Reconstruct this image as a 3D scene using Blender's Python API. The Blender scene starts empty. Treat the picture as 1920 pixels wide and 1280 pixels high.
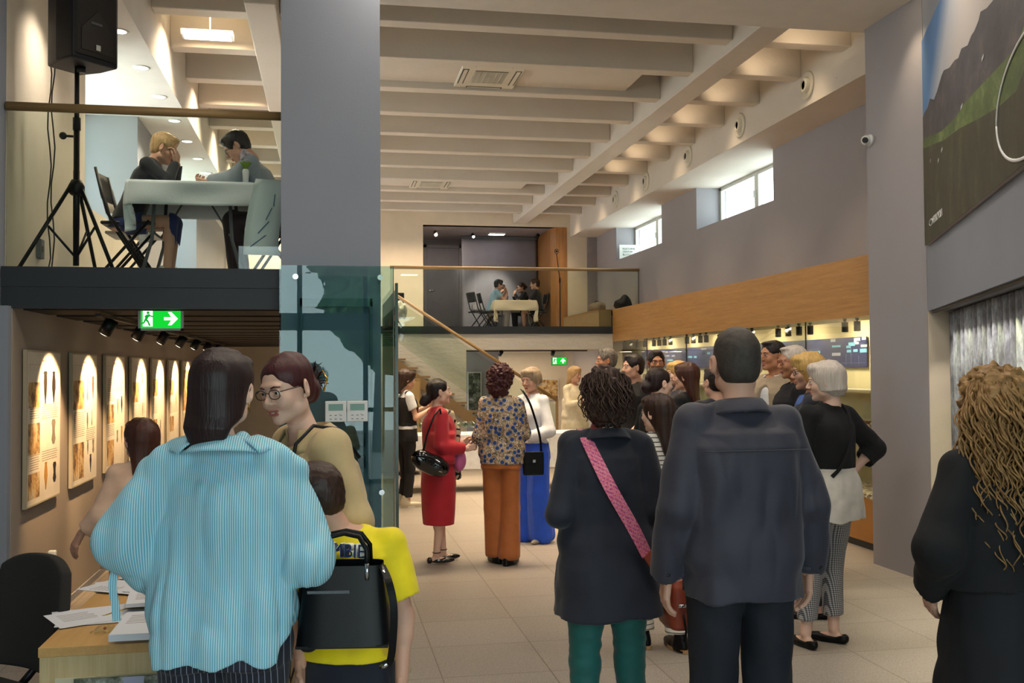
import bpy, bmesh, math, random
import numpy as np
from mathutils import Vector, Matrix, Euler
random.seed(7); np.random.seed(7)
SC = bpy.context.scene; COL = SC.collection
# ---------------------------------------------------------------- camera
FPX = 1867.0; CAMH = 1.66
YAW, PITCH, ROLL = math.radians(10.44), math.radians(1.6), math.radians(0.4)
_f = Vector((math.sin(YAW)*math.cos(PITCH), math.cos(YAW)*math.cos(PITCH), math.sin(PITCH)))
_r0 = Vector((math.cos(YAW), -math.sin(YAW), 0)); _u0 = _r0.cross(_f)
_r = _r0*math.cos(ROLL) - _u0*math.sin(ROLL); _u = _u0*math.cos(ROLL) + _r0*math.sin(ROLL)
cd = bpy.data.cameras.new('camera'); cam = bpy.data.objects.new('camera', cd); COL.objects.link(cam)
cd.sensor_width = 36.0; cd.lens = 36.0*FPX/1920.0; cd.clip_start = 0.05; cd.clip_end = 200
cam.matrix_world = Matrix(((_r.x, _u.x, -_f.x, 0), (_r.y, _u.y, -_f.y, 0), (_r.z, _u.z, -_f.z, CAMH), (0, 0, 0, 1)))
SC.camera = cam
# ---------------------------------------------------------------- world, exposure
SC.view_settings.view_transform = 'Standard'; SC.view_settings.look = 'None'
SC.view_settings.gamma = 1.0; SC.view_settings.use_curve_mapping = False
SC.view_settings.exposure = 0.3
w = bpy.data.worlds.new('world'); SC.world = w; w.use_nodes = True
nt = w.node_tree; nt.nodes.clear()
wo = nt.nodes.new('ShaderNodeOutputWorld'); bg = nt.nodes.new('ShaderNodeBackground')
tc = nt.nodes.new('ShaderNodeTexCoord'); sx = nt.nodes.new('ShaderNodeSeparateXYZ'); cr = nt.nodes.new('ShaderNodeValToRGB')
nt.links.new(tc.outputs['Generated'], sx.inputs[0]); nt.links.new(sx.outputs['Z'], cr.inputs[0])
cr.color_ramp.elements[0].position = 0.0; cr.color_ramp.elements[0].color = (0.86, 0.93, 1.0, 1)
cr.color_ramp.elements[1].position = 0.7; cr.color_ramp.elements[1].color = (0.62, 0.78, 1.0, 1)
nt.links.new(cr.outputs[0], bg.inputs[0]); bg.inputs[1].default_value = 7.0
nt.links.new(bg.outputs[0], wo.inputs[0])
for a, v in (('diffuse_bounces', 4), ('glossy_bounces', 4), ('transmission_bounces', 6), ('transparent_max_bounces', 12), ('max_bounces', 8), ('sample_clamp_indirect', 4.0), ('caustics_reflective', False), ('caustics_refractive', False), ('use_denoising', True)):
    try: setattr(SC.cycles, a, v)
    except Exception: pass
# ---------------------------------------------------------------- large lights (added fill between the ribs and on the front ceiling, window light)
def area(name, loc, size, power, col, rot=(0, 0, 0), sizey=None, portal=False, spread=180):
    l = bpy.data.lights.new(name, 'AREA'); l.energy = power; l.color = col; l.size = size
    if sizey: l.shape = 'RECTANGLE'; l.size_y = sizey
    l.spread = math.radians(spread)
    if portal: l.cycles.is_portal = True
    o = bpy.data.objects.new(name, l); o.location = loc; o.rotation_euler = rot; COL.objects.link(o); return o
def spot(name, loc, tgt, power, col, ang=60, blend=0.6, rad=0.03):
    l = bpy.data.lights.new(name, 'SPOT'); l.energy = power; l.color = col; l.spot_size = math.radians(ang); l.spot_blend = blend; l.shadow_soft_size = rad
    o = bpy.data.objects.new(name, l); o.location = loc
    o.rotation_euler = (Vector(tgt)-Vector(loc)).to_track_quat('-Z', 'Y').to_euler(); COL.objects.link(o); return o
WARM = (1.0, 0.76, 0.50); NEUT = (1.0, 0.88, 0.74); DAY = (0.72, 0.86, 1.0)
R90 = math.pi/2
for y in (9.1, 11.1, 13.0, 15.0, 17.0, 18.8):
    area('rib_fill', (1.9, y, 4.93), 2.6, 42, WARM, sizey=0.2, spread=75)  # fill light added between the ribs, which hide it; no fixture there
    area('rib_fill', (4.3, y, 4.93), 0.5, 8, WARM, sizey=0.3, spread=75)
    area('loft_fill', (-1.0, y, 4.8), 0.5, 42, WARM, sizey=0.3, spread=120)  # warm fill added to brighten the left gallery
for x, y in ((0.6, 3.0), (2.4, 3.0), (0.6, 6.0), (2.4, 6.0), (-0.9, 3.2), (3.5, 5.2)):
    area('front_ceiling_fill', (x, y, 4.53), 0.5, 22, NEUT)  # fill added on the front ceiling, out of view
area('entrance_portal', (1.2, -2.45, 1.9), 5.2, 1, DAY, rot=(R90, 0, 0), sizey=3.4, portal=True)
area('window_portal', (5.8, 12.54, 4.0), 2.4, 1, DAY, rot=(0, R90, 0), sizey=0.6, portal=True)
area('window_portal', (5.8, 16.68, 4.0), 2.4, 1, DAY, rot=(0, R90, 0), sizey=0.6, portal=True)
# ---------------------------------------------------------------- helpers
def lin(h):
    if isinstance(h, str):
        h = h.lstrip('#'); c = [int(h[i:i+2], 16)/255 for i in (0, 2, 4)]
        return tuple(x/12.92 if x <= .04045 else ((x+.055)/1.055)**2.4 for x in c) + (1,)
    return tuple(h) + ((1,) if len(h) == 3 else ())
MATS = {}
class N:
    """tiny node builder"""
    def __init__(s, name):
        s.m = bpy.data.materials.new(name); s.m.use_nodes = True; s.t = s.m.node_tree; s.t.nodes.clear()
        s.out = s.t.nodes.new('ShaderNodeOutputMaterial')
    def n(s, typ, **kw):
        x = s.t.nodes.new('ShaderNode'+typ)
        for k, v in kw.items(): setattr(x, k, v)
        return x
    def l(s, a, b): s.t.links.new(a, b)
    def coord(s, scale=(1, 1, 1), rot=(0, 0, 0), loc=(0, 0, 0), src='Object'):
        c = s.n('TexCoord'); m = s.n('Mapping'); s.l(c.outputs[src], m.inputs[0])
        m.inputs['Scale'].default_value = scale; m.inputs['Rotation'].default_value = rot; m.inputs['Location'].default_value = loc
        return m.outputs[0]
    def noise(s, scale, stretch=(1, 1, 1), detail=3, rough=.5, src='Object', rot=(0, 0, 0)):
        x = s.n('TexNoise'); s.l(s.coord(stretch, rot, src=src), x.inputs['Vector']); x.inputs['Scale'].default_value = scale
        x.inputs['Detail'].default_value = detail; x.inputs['Roughness'].default_value = rough
        return x.outputs['Fac']
    def ramp(s, fac, stops, interp='LINEAR'):
        r = s.n('ValToRGB'); r.color_ramp.interpolation = interp; e = r.color_ramp.elements
        while len(e) > 1: e.remove(e[-1])
        e[0].position = stops[0][0]; e[0].color = lin(stops[0][1])
        for p, c in stops[1:]:
            q = e.new(p); q.color = lin(c)
        s.l(fac, r.inputs[0]); return r.outputs[0]
    def math(s, op, a, b=None, c=None):
        x = s.n('Math', operation=op)
        for i, v in enumerate((a, b, c)):
            if v is None: continue
            if isinstance(v, (int, float)): x.inputs[i].default_value = v
            else: s.l(v, x.inputs[i])
        return x.outputs[0]
    def mix(s, fac, a, b):
        x = s.n('Mix', data_type='RGBA')
        for i, v in ((0, fac), (6, a), (7, b)):
            if isinstance(v, (int, float)): x.inputs[i].default_value = v
            elif isinstance(v, (str, tuple)): x.inputs[i].default_value = lin(v)
            else: s.l(v, x.inputs[i])
        return x.outputs[2]
    def sep(s, vec):
        x = s.n('SeparateXYZ'); s.l(vec, x.inputs[0]); return x.outputs
    def bsdf(s, col, rough=.6, metal=0, bump=None, bstr=.3, bdist=.01, spec=None, sheen=0, coat=0):
        b = s.n('BsdfPrincipled')
        if isinstance(col, (str, tuple)): b.inputs['Base Color'].default_value = lin(col)
        else: s.l(col, b.inputs['Base Color'])
        if isinstance(rough, (int, float)): b.inputs['Roughness'].default_value = rough
        else: s.l(rough, b.inputs['Roughness'])
        b.inputs['Metallic'].default_value = metal
        if spec is not None: b.inputs['Specular IOR Level'].default_value = spec
        if sheen: b.inputs['Sheen Weight'].default_value = sheen
        if coat: b.inputs['Coat Weight'].default_value = coat
        if bump is not None:
            k = s.n('Bump'); s.l(bump, k.inputs['Height']); k.inputs['Strength'].default_value = bstr; k.inputs['Distance'].default_value = bdist
            s.l(k.outputs[0], b.inputs['Normal'])
        s.l(b.outputs[0], s.out.inputs[0]); s.b = b
        return s.m
def M(name, col, rough=.6, metal=0, var=.06, vs=6, bs=60, bstr=.1, **kw):
    if name in MATS: return MATS[name]
    n = N(name); c = lin(col)
    f = n.noise(vs, detail=4)
    lo = tuple(max(0, x*(1-var)) for x in c[:3]); hi = tuple(min(1, x*(1+var)) for x in c[:3])
    r = n.n('MapRange'); n.l(f, r.inputs[0]); r.inputs[1].default_value = .3; r.inputs[2].default_value = .7
    m = n.bsdf(n.mix(r.outputs[0], lo, hi), rough, metal, bump=n.noise(bs, detail=3) if bstr else None, bstr=bstr, **kw)
    MATS[name] = m; return m
def glow(name, col, strength):
    if name in MATS: return MATS[name]
    n = N(name); e = n.n('Emission'); e.inputs[0].default_value = lin(col); e.inputs[1].default_value = strength; n.l(e.outputs[0], n.out.inputs[0])
    MATS[name] = n.m; return n.m
def glassmat(name, tint, refl=.06, rough=0.0):
    if name in MATS: return MATS[name]
    n = N(name); t = n.n('BsdfTransparent'); t.inputs[0].default_value = lin(tint); g = n.n('BsdfGlossy'); g.inputs[1].default_value = rough
    f = n.n('LayerWeight'); f.inputs[0].default_value = .5
    k = n.math('ADD', n.math('MULTIPLY', n.math('POWER', f.outputs['Facing'], 4), .8), refl)
    mx = n.n('MixShader'); n.l(k, mx.inputs[0]); n.l(t.outputs[0], mx.inputs[1]); n.l(g.outputs[0], mx.inputs[2]); n.l(mx.outputs[0], n.out.inputs[0])
    MATS[name] = n.m; return n.m
def wood(name, light, dark, axis='X', scale=1.0, rough=.45):
    if name in MATS: return MATS[name]
    n = N(name); st = {'X': (1.2, 22, 22), 'Y': (22, 1.2, 22), 'Z': (22, 22, 1.2)}[axis]
    a = n.noise(1.6*scale, st, 5, .6); b = n.noise(7*scale, st, 3, .5)
    f = n.math('ADD', n.math('MULTIPLY', a, .7), n.math('MULTIPLY', b, .3))
    c = n.ramp(f, [(.3, dark), (.7, light)])
    MATS[name] = n.bsdf(c, rough, bump=b, bstr=.08); return MATS[name]

def tag(o, label=None, cat=None, group=None, kind=None):
    for k, v in (('label', label), ('category', cat), ('group', group), ('kind', kind)):
        if v: o[k] = v
    return o
def thing(name, label, cat, loc=(0, 0, 0), rz=0, group=None):
    o = bpy.data.objects.new(name, None); COL.objects.link(o); o.location = loc; o.rotation_euler = (0, 0, rz); o.empty_display_size = .1
    return tag(o, label, cat, group)
class B:
    """collects shapes, links them as one mesh object"""
    def __init__(s): s.bm = bmesh.new(); s.mi = 0; s.thick = 0
    def _f(s, vs, idx, smooth=False):
        r = [s.bm.verts.new(v) for v in vs]
        for f in idx:
            try:
                q = s.bm.faces.new([r[i] for i in f]); q.material_index = s.mi; q.smooth = smooth
            except ValueError: pass
        return r
    def box(s, a, b, M4=None):
        (x0, y0, z0), (x1, y1, z1) = a, b
        v = [Vector((x, y, z)) for z in (z0, z1) for y in (y0, y1) for x in (x0, x1)]
        if M4 is not None: v = [M4 @ p for p in v]
        s._f(v, [(0, 2, 3, 1), (4, 5, 7, 6), (0, 1, 5, 4), (2, 6, 7, 3), (0, 4, 6, 2), (1, 3, 7, 5)]); return s
    def quad(s, *p): s._f([Vector(q) for q in p], [tuple(range(len(p)))]); return s
    def tube(s, pts, r, n=8, caps=True, smooth=True, flat=1.0):
        pts = [Vector(p) for p in pts]; rs = r if isinstance(r, (list, tuple)) else [r]*len(pts); rings = []
        t0 = (pts[1]-pts[0]).normalized(); up = Vector((0, 0, 1)) if abs(t0.z) < .9 else Vector((0, 1, 0)); u = t0.cross(up).normalized()
        for i, p in enumerate(pts):
            t = (pts[min(i+1, len(pts)-1)]-pts[max(i-1, 0)]).normalized()
            u = (u - t*u.dot(t)).normalized(); v = t.cross(u)
            rings.append([s.bm.verts.new(p + u*math.cos(2*math.pi*k/n)*rs[i] + v*math.sin(2*math.pi*k/n)*rs[i]*flat) for k in range(n)])
        for a, b in zip(rings, rings[1:]):
            for k in range(n):
                f = s.bm.faces.new((a[k], a[(k+1) % n], b[(k+1) % n], b[k])); f.smooth = smooth; f.material_index = s.mi
        if caps:
            for g in (rings[0][::-1], rings[-1]):
                f = s.bm.faces.new(g); f.material_index = s.mi
        return s
    def cyl(s, a, b, r, r2=None, n=20): return s.tube([a, b], [r, r if r2 is None else r2], n)
    def lathe(s, prof, c=(0, 0, 0), n=24, axis='Z', smooth=True, caps=True):
        rings = []
        for (r, h) in prof:
            g = []
            for k in range(n):
                t = 2*math.pi*k/n; x, y = r*math.cos(t), r*math.sin(t)
                p = {'Z': (x, y, h), 'X': (h, x, y), 'Y': (x, h, y)}[axis]; g.append(s.bm.verts.new(Vector(c)+Vector(p)))
            rings.append(g)
        for a, b in zip(rings, rings[1:]):
            for k in range(n):
                f = s.bm.faces.new((a[k], a[(k+1) % n], b[(k+1) % n], b[k])); f.smooth = smooth; f.material_index = s.mi
        for g, q in ((rings[0], prof[0]), (rings[-1], prof[-1])):
            if q[0] > 1e-5 and caps:
                f = s.bm.faces.new(g); f.material_index = s.mi
        return s
    def prism(s, poly, z0, z1, plane='XY'):
        def P(a, b, c): return {'XY': (a, b, c), 'XZ': (a, c, b), 'YZ': (c, a, b)}[plane]
        lo = [s.bm.verts.new(P(a, b, z0)) for a, b in poly]; hi = [s.bm.verts.new(P(a, b, z1)) for a, b in poly]; n = len(poly)
        for f in [lo[::-1], hi] + [(lo[i], lo[(i+1) % n], hi[(i+1) % n], hi[i]) for i in range(n)]:
            q = s.bm.faces.new(f); q.material_index = s.mi
        return s
    def sphere(s, c, r, n=14, sc=(1, 1, 1)):
        c = Vector(c); prof = [(max(1e-6, r*math.sin(math.pi*i/n)), -r*math.cos(math.pi*i/n)) for i in range(n+1)]
        st = len(s.bm.verts); s.lathe(prof, (0, 0, 0), n+4); s.bm.verts.ensure_lookup_table()
        for v in list(s.bm.verts)[st:]: v.co = Vector((v.co.x*sc[0], v.co.y*sc[1], v.co.z*sc[2])) + c
        return s
    def grid(s, nu, nv, fn, smooth=True, thick=0):
        """surface fn(u,v); thick gives it a back side"""
        V = [[s.bm.verts.new(fn(i/nu, j/nv)) for j in range(nv+1)] for i in range(nu+1)]
        fs = []
        for i in range(nu):
            for j in range(nv):
                f = s.bm.faces.new((V[i][j], V[i+1][j], V[i+1][j+1], V[i][j+1])); f.smooth = smooth; f.material_index = s.mi; fs.append(f)
        if thick: s.thick = thick
        return s
    def build(s, name, mat, parent=None, bevel=0, merge=False, M4=None):
        if M4 is not None: s.bm.transform(M4)
        if merge: bmesh.ops.remove_doubles(s.bm, verts=s.bm.verts, dist=1e-5)
        bmesh.ops.recalc_face_normals(s.bm, faces=s.bm.faces)
        me = bpy.data.meshes.new(name); s.bm.to_mesh(me); s.bm.free()
        for m in (mat if isinstance(mat, (list, tuple)) else [mat]): me.materials.append(m)
        o = bpy.data.objects.new(name, me); COL.objects.link(o)
        if parent: o.parent = parent
        if s.thick:
            q = o.modifiers.new('solid', 'SOLIDIFY'); q.thickness = s.thick; q.offset = 0; q.use_even_offset = False
        if bevel:
            b = o.modifiers.new('bevel', 'BEVEL'); b.width = bevel; b.segments = 2; b.limit_method = 'ANGLE'; b.angle_limit = .7
        return o
def struct(o): o['kind'] = 'structure'; return o
def copy_tree(o, parent=None):
    c = o.copy(); COL.objects.link(c)
    if parent: c.parent = parent
    for ch in o.children: copy_tree(ch, c)
    return c
def textobj(s, name, size, mat, loc, rot, parent=None, ext=.001, align='CENTER'):
    cu = bpy.data.curves.new(name, 'FONT'); cu.body = s; cu.size = size; cu.extrude = ext; cu.align_x = align; cu.align_y = 'CENTER'
    o = bpy.data.objects.new(name, cu); COL.objects.link(o); o.location = loc; o.rotation_euler = rot
    bpy.context.view_layer.update()
    me = bpy.data.meshes.new_from_object(o.evaluated_get(bpy.context.evaluated_depsgraph_get()))
    bpy.data.objects.remove(o); me.materials.clear(); me.materials.append(mat)
    q = bpy.data.objects.new(name, me); COL.objects.link(q); q.location = loc; q.rotation_euler = rot
    if parent: q.parent = parent
    return q
# a measured pixel of the photograph turned into a point of the place, on a plane of known depth, side or height
def _ray(x, y): return _f + _r*((x-960)/FPX) + _u*((640-y)/FPX)
_C = Vector((0, 0, CAMH))
def onz(x, y, z): d = _ray(x, y); return _C + d*((z-CAMH)/d.z)
def ony(x, y, Y): d = _ray(x, y); return _C + d*(Y/d.y)
def onx(x, y, X): d = _ray(x, y); return _C + d*(X/d.x)
# ---------------------------------------------------------------- materials
def skinmat(name, c, red):
    n = N(name); f = n.noise(9, detail=4); col = n.ramp(f, [(.3, c), (.75, red)])
    m = n.bsdf(col, .55, bump=n.noise(140, detail=2), bstr=.06, bdist=.002); n.b.inputs['Subsurface Weight'].default_value = .08; n.b.inputs['Subsurface Radius'].default_value = (.01, .004, .002)
    MATS[name] = m
skinmat('skin_light', '#d2a68e', '#c79780'); skinmat('skin_fair', '#e2bda8', '#d6a992'); skinmat('skin_tan', '#c08a68', '#b27a5a')
M('lips', '#a8605a', .4, bstr=0); M('stubble', '#8a6856', .7); M('teeth', '#e9e2d6', .3, bstr=0); M('eye_white', '#dcd6cf', .2, bstr=0)
M('eye_brown', '#20130c', .15, bstr=0); M('white_rubber', '#d8d4cc', .6); M('black_rubber', '#15140f', .6)
def hairmat(name, a, b, c=None, rough=.42, curl=False):
    n = N(name)
    f = n.noise(80 if not curl else 45, (1, 1, .06) if not curl else (1, 1, 1), 4, .6); g = n.noise(4, (1, 1, .6), 2)
    col = n.mix(n.math('MULTIPLY', g, .8), n.ramp(f, [(.3, a), (.7, b)]), c or b)
    MATS[name] = n.bsdf(col, rough, bump=n.noise(190, (1, 1, .03) if not curl else (1, 1, 1), 3, .6), bstr=.55, bdist=.004, spec=.35)
hairmat('hair_brown', '#1c110d', '#3a251c'); hairmat('hair_dark', '#0c0a0b', '#231a1a'); hairmat('hair_auburn', '#260f12', '#4a1f20')
hairmat('hair_plum', '#130c0d', '#2d1c1b'); hairmat('hair_white', '#a99d93', '#e0d6cc', '#c9bcb0', .55); hairmat('hair_blond', '#a98247', '#e0bd78', '#c9a05c', .5)
hairmat('hair_fair', '#8f6f4a', '#d0ad7b', '#b8966a', .5); hairmat('hair_ash', '#6f5e4d', '#b5a48c', '#95836c', .5); hairmat('hair_grey', '#3b3633', '#8d8680', '#5d5651', .6)
hairmat('hair_curly', '#20140f', '#4d3429', '#38251c', .5, True); hairmat('hair_curly_blond', '#5c4226', '#b08a55', '#8c6a40', .5, True)
hairmat('hair_crop', '#2a2623', '#4d453e', '#38322d', .6, True); hairmat('hair_chestnut', '#2b1712', '#5c3425', '#40221a')
def stripes(name, base, line, period, duty=.3, axis='X', rough=.75, rot=0, soft=False, bstr=.1):
    n = N(name); c = n.coord((1, 1, 1), (0, 0, rot)); x, y, z = n.sep(c)
    a = {'X': x, 'Y': y, 'Z': z, 'A': None}[axis]
    if a is None: a = n.math('MULTIPLY', n.math('ARCTAN2', x, y), .17)
    f = n.math('FRACT', n.math('DIVIDE', a, period)); k = n.math('LESS_THAN', f, duty)
    g = n.noise(5, detail=3); MATS[name] = n.bsdf(n.mix(k, base, line), rough, bump=g, bstr=bstr, bdist=.02, sheen=.1)
stripes('blouse_stripe', '#6cb6cd', '#c2e0e7', .0062, .42, 'X'); stripes('pinstripe', '#171c2b', '#8d96a6', .016, .1, 'X')
stripes('breton', '#e6e2da', '#1e2230', .026, .22, 'Z'); stripes('rib_stripe', '#e2dcd0', '#2a2a33', .028, .18, 'Z')
for nm, c, r in (('suit_navy', '#141a29', .78), ('jacket_navy', '#2b2b38', .66), ('trouser_black', '#10151f', .8), ('black_cloth', '#0d0e13', .85), ('black_knit', '#08090c', .9),
                 ('teal_cloth', '#0c5a55', .7), ('red_dress', '#b5172a', .7), ('red_shirt', '#8f2a26', .7), ('trench', '#bda578', .7), ('orange_cloth', '#a9602a', .7), ('blue_cloth', '#0d4fd0', .65),
                 ('white_cloth', '#dfe2e6', .7), ('offwhite_cloth', '#cfc9bf', .75), ('beige_suit', '#dcb79c', .8), ('cream_coat', '#d8cbae', .8), ('tan_blazer', '#a1917a', .8), ('yellow_shirt', '#f2da0c', .75),
                 ('navy_short', '#131a2a', .8), ('grey_shirt', '#8f99a3', .8), ('lightblue_tee', '#8fb4cf', .8), ('pale_trouser', '#b3aba6', .8), ('grey_trouser', '#8b8c8c', .8), ('blue_short', '#1e2c62', .8), ('dark_tee', '#181a22', .85),
                 ('blue_top', '#3c5fa8', .7), ('maroon_trouser', '#2a1a22', .8), ('scarf_pink', '#b95c90', .7)):
    M(nm, c, r, var=.1, vs=12, bs=320, bstr=.12, sheen=.15 if 'black' not in nm else 0)
M('black_leather', '#06080b', .42, var=.1, bs=260, bstr=.05, spec=.25); M('patent', '#08080a', .08, bstr=.02, coat=.6); M('brown_leather', '#9b4630', .45, bs=120, bstr=.15); M('black_plastic', '#101113', .45)
M('chrome', '#c9cbcd', .18, 1, bstr=0); M('gold', '#c79a4a', .25, 1, bstr=0); M('gold_shoe', '#bcb29a', .4, .2)
def mk():
    n = N('houndstooth'); x, y, z = n.sep(n.coord((1, 1, 1))); a = n.math('MULTIPLY', n.math('ARCTAN2', x, y), .12)
    k1 = n.math('LESS_THAN', n.math('FRACT', n.math('DIVIDE', x, .011)), .5); k2 = n.math('LESS_THAN', n.math('FRACT', n.math('DIVIDE', z, .011)), .5)
    k = n.math('ADD', n.math('MULTIPLY', k1, .5), n.math('MULTIPLY', k2, .5)); MATS['houndstooth'] = n.bsdf(n.ramp(k, [(0, '#20232c'), (.5, '#77777c'), (1, '#b9b5b0')]), .8)
    n = N('floral'); v = n.n('TexVoronoi'); n.l(n.coord((1, 1, 1)), v.inputs['Vector']); v.inputs['Scale'].default_value = 21; v.inputs['Randomness'].default_value = .9
    pet = n.ramp(v.outputs['Distance'], [(0, '#10152e'), (.14, '#24468f'), (.34, '#141a30'), (.39, '#d3c7b0'), (.44, '#3a3a44'), (.47, '#b5875a'), (.5, '#20242f'), (.55, '#a98a6a'), (.68, '#55504e')], 'CONSTANT')
    w2 = n.n('TexVoronoi'); n.l(n.coord((1, 1, 1), loc=(3, 1, 2)), w2.inputs['Vector']); w2.inputs['Scale'].default_value = 60
    alt = n.ramp(w2.outputs['Distance'], [(0, '#b5652c'), (.3, '#d6c8b0'), (.5, '#8c7a62')], 'CONSTANT'); sp = n.sep(v.outputs['Color'])
    MATS['floral'] = n.bsdf(n.mix(n.math('MULTIPLY', n.math('GREATER_THAN', v.outputs['Distance'], .46), n.math('GREATER_THAN', sp[0], .3)), pet, alt), .7, bump=n.noise(6), bstr=.1)
    n = N('scarf_print'); v = n.n('TexVoronoi', feature='DISTANCE_TO_EDGE'); n.l(n.coord((1, 1, .8)), v.inputs['Vector']); v.inputs['Scale'].default_value = 16
    MATS['scarf_print'] = n.bsdf(n.ramp(v.outputs['Distance'], [(0, '#12100f'), (.09, '#d2bd9c'), (.35, '#a48d76')], 'CONSTANT'), .7)
    n = N('pink_band'); br = n.n('TexBrick'); n.l(n.coord((1, 1, 1)), br.inputs['Vector']); x, y, z = n.sep(n.coord((1, 1, 1)))
    d = n.noise(160, detail=1); k = n.math('LESS_THAN', n.math('FRACT', n.math('DIVIDE', n.math('ADD', z, n.math('MULTIPLY', x, .5)), .016)), .45)
    n.t.nodes.remove(br); MATS['pink_band'] = n.bsdf(n.mix(k, n.ramp(d, [(.4, '#e0627f'), (.6, '#d9909c')]), n.ramp(d, [(.4, '#a03b7c'), (.6, '#e27f9c')])), .7)
mk()
# ---------------------------------------------------------------- implicit-surface modelling for people
def vnoise(P, seed=0):
    """P (...,3) -> smooth value noise in [-1,1]"""
    rs = np.random.RandomState(seed); L = rs.rand(32, 32, 32).astype(np.float32)*2-1
    i = np.floor(P).astype(np.int32); f = (P-i).astype(np.float32); f = f*f*(3-2*f); i &= 31; j = (i+1) & 31
    def g(a, b, c): return L[a, b, c]
    x0, y0, z0 = i[..., 0], i[..., 1], i[..., 2]; x1, y1, z1 = j[..., 0], j[..., 1], j[..., 2]; fx, fy, fz = f[..., 0], f[..., 1], f[..., 2]
    c00 = g(x0, y0, z0)*(1-fx)+g(x1, y0, z0)*fx; c10 = g(x0, y1, z0)*(1-fx)+g(x1, y1, z0)*fx
    c01 = g(x0, y0, z1)*(1-fx)+g(x1, y0, z1)*fx; c11 = g(x0, y1, z1)*(1-fx)+g(x1, y1, z1)*fx
    return (c00*(1-fy)+c10*fy)*(1-fz)+(c01*(1-fy)+c11*fy)*fz
class Vol:
    """list of primitives evaluated on a grid, meshed with surface nets"""
    def __init__(s, h): s.h = h; s.ops = []; s.warps = []
    def cone(s, a, b, ra, rb=None, k=.02, sub=False):
        a = np.array(a, float); b = np.array(b, float); rb = ra if rb is None else rb
        ab = b-a; L2 = max(ab@ab, 1e-9)
        def fn(X, Y, Z):
            t = np.clip(((X-a[0])*ab[0]+(Y-a[1])*ab[1]+(Z-a[2])*ab[2])/L2, 0, 1)
            return np.sqrt((X-a[0]-t*ab[0])**2+(Y-a[1]-t*ab[1])**2+(Z-a[2]-t*ab[2])**2)-(ra+(rb-ra)*t)
        r = max(ra, rb); s.ops.append((fn, np.minimum(a, b)-r, np.maximum(a, b)+r, k, sub)); return s
    def chain(s, pts, rs, k=.02):
        for i in range(len(pts)-1): s.cone(pts[i], pts[i+1], rs[i], rs[i+1], k)
        return s
    def ell(s, c, r, k=.02, sub=False, R=None):
        c = np.array(c, float); r = np.array(r, float) if hasattr(r, '__len__') else np.array([r]*3, float); m = r.min()
        Rm = None if R is None else np.array(R.transposed())
        def fn(X, Y, Z):
            x, y, z = X-c[0], Y-c[1], Z-c[2]
            if Rm is not None: x, y, z = (Rm[i][0]*x+Rm[i][1]*y+Rm[i][2]*z for i in range(3))
            q = np.sqrt((x/r[0])**2+(y/r[1])**2+(z/r[2])**2); g = np.sqrt((x/r[0]**2)**2+(y/r[1]**2)**2+(z/r[2]**2)**2)+1e-6
            return q*(q-1)/g
        e = r.max() if R is not None else r
        s.ops.append((fn, c-e, c+e, k, sub)); return s
    def stack(s, rows, k=.02, p=2.3, sub=False, lean=0, z0=0, leanx=0):
        """rows (z, rx, ry, cx, cy)"""
        R = np.array([list(r)+[0]*(5-len(r)) for r in rows], float); R = R[np.argsort(R[:, 0])]
        zs = R[:, 0]
        def fn(X, Y, Z):
            z = Z+0*X+0*Y; rx, ry, cx, cy = (np.interp(Z, zs, R[:, i]) for i in (1, 2, 3, 4))
            cy = cy+lean*(Z-z0); cx = cx+leanx*(Z-z0)
            q = (np.abs((X-cx)/rx)**p+np.abs((Y-cy)/ry)**p)**(1/p)
            d = (q-1)*np.minimum(rx, ry); return np.maximum(d, np.maximum(zs[0]-z, z-zs[-1]))
        zz = max(abs(zs[0]-z0), abs(zs[-1]-z0)); mx = R[:, 1].max()+abs(leanx)*zz+np.abs(R[:, 3]).max(); my = R[:, 2].max()+np.abs(R[:, 4]).max()+abs(lean)*zz
        s.ops.append((fn, np.array([-mx, -my, zs[0]]), np.array([mx, my, zs[-1]]), k, sub)); return s
    def warp(s, amp, freq, seed=0): s.warps.append((amp, freq, seed)); return s
    def mesh(s):
        h = s.h; add = [o for o in s.ops if not o[4]]
        lo = np.min([o[1] for o in add], 0)-5*h-.012; hi = np.max([o[2] for o in add], 0)+5*h+.012
        n = np.ceil((hi-lo)/h).astype(int)+1; D = np.full(n, .5, np.float32)
        ax = [lo[i]+h*np.arange(n[i]) for i in range(3)]
        for fn, a, b, k, sub in s.ops:
            m = k+3*h+.01; i0 = np.clip(((a-m-lo)/h).astype(int), 0, n-1); i1 = np.clip(((b+m-lo)/h).astype(int)+2, 1, n)
            if (i1 <= i0).any(): continue
            sl = tuple(slice(i0[i], i1[i]) for i in range(3))
            d = fn(ax[0][sl[0]][:, None, None], ax[1][sl[1]][None, :, None], ax[2][sl[2]][None, None, :]).astype(np.float32)
            e = D[sl]
            if sub: t = np.clip(.5-.5*(e+d)/k, 0, 1) if k else 0; D[sl] = e*(1-t)+(-d)*t+k*t*(1-t) if k else np.maximum(e, -d)
            else: t = np.clip(.5+.5*(e-d)/k, 0, 1) if k else 0; D[sl] = e*(1-t)+d*t-k*t*(1-t) if k else np.minimum(e, d)
        if s.warps:
            I = np.argwhere(np.abs(D) < max(.03, 4*h)); P = lo+I*h; v = np.zeros(len(I), np.float32)
            for amp, fr, sd in s.warps:
                nz = vnoise(P*np.array(fr)+100, abs(sd)); v += amp*(nz if sd >= 0 else (.45-2.2*np.abs(nz)))
            D[I[:, 0], I[:, 1], I[:, 2]] += v
        S = D < 0
        c = np.zeros(np.array(S.shape)-1, np.int8)
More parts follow.
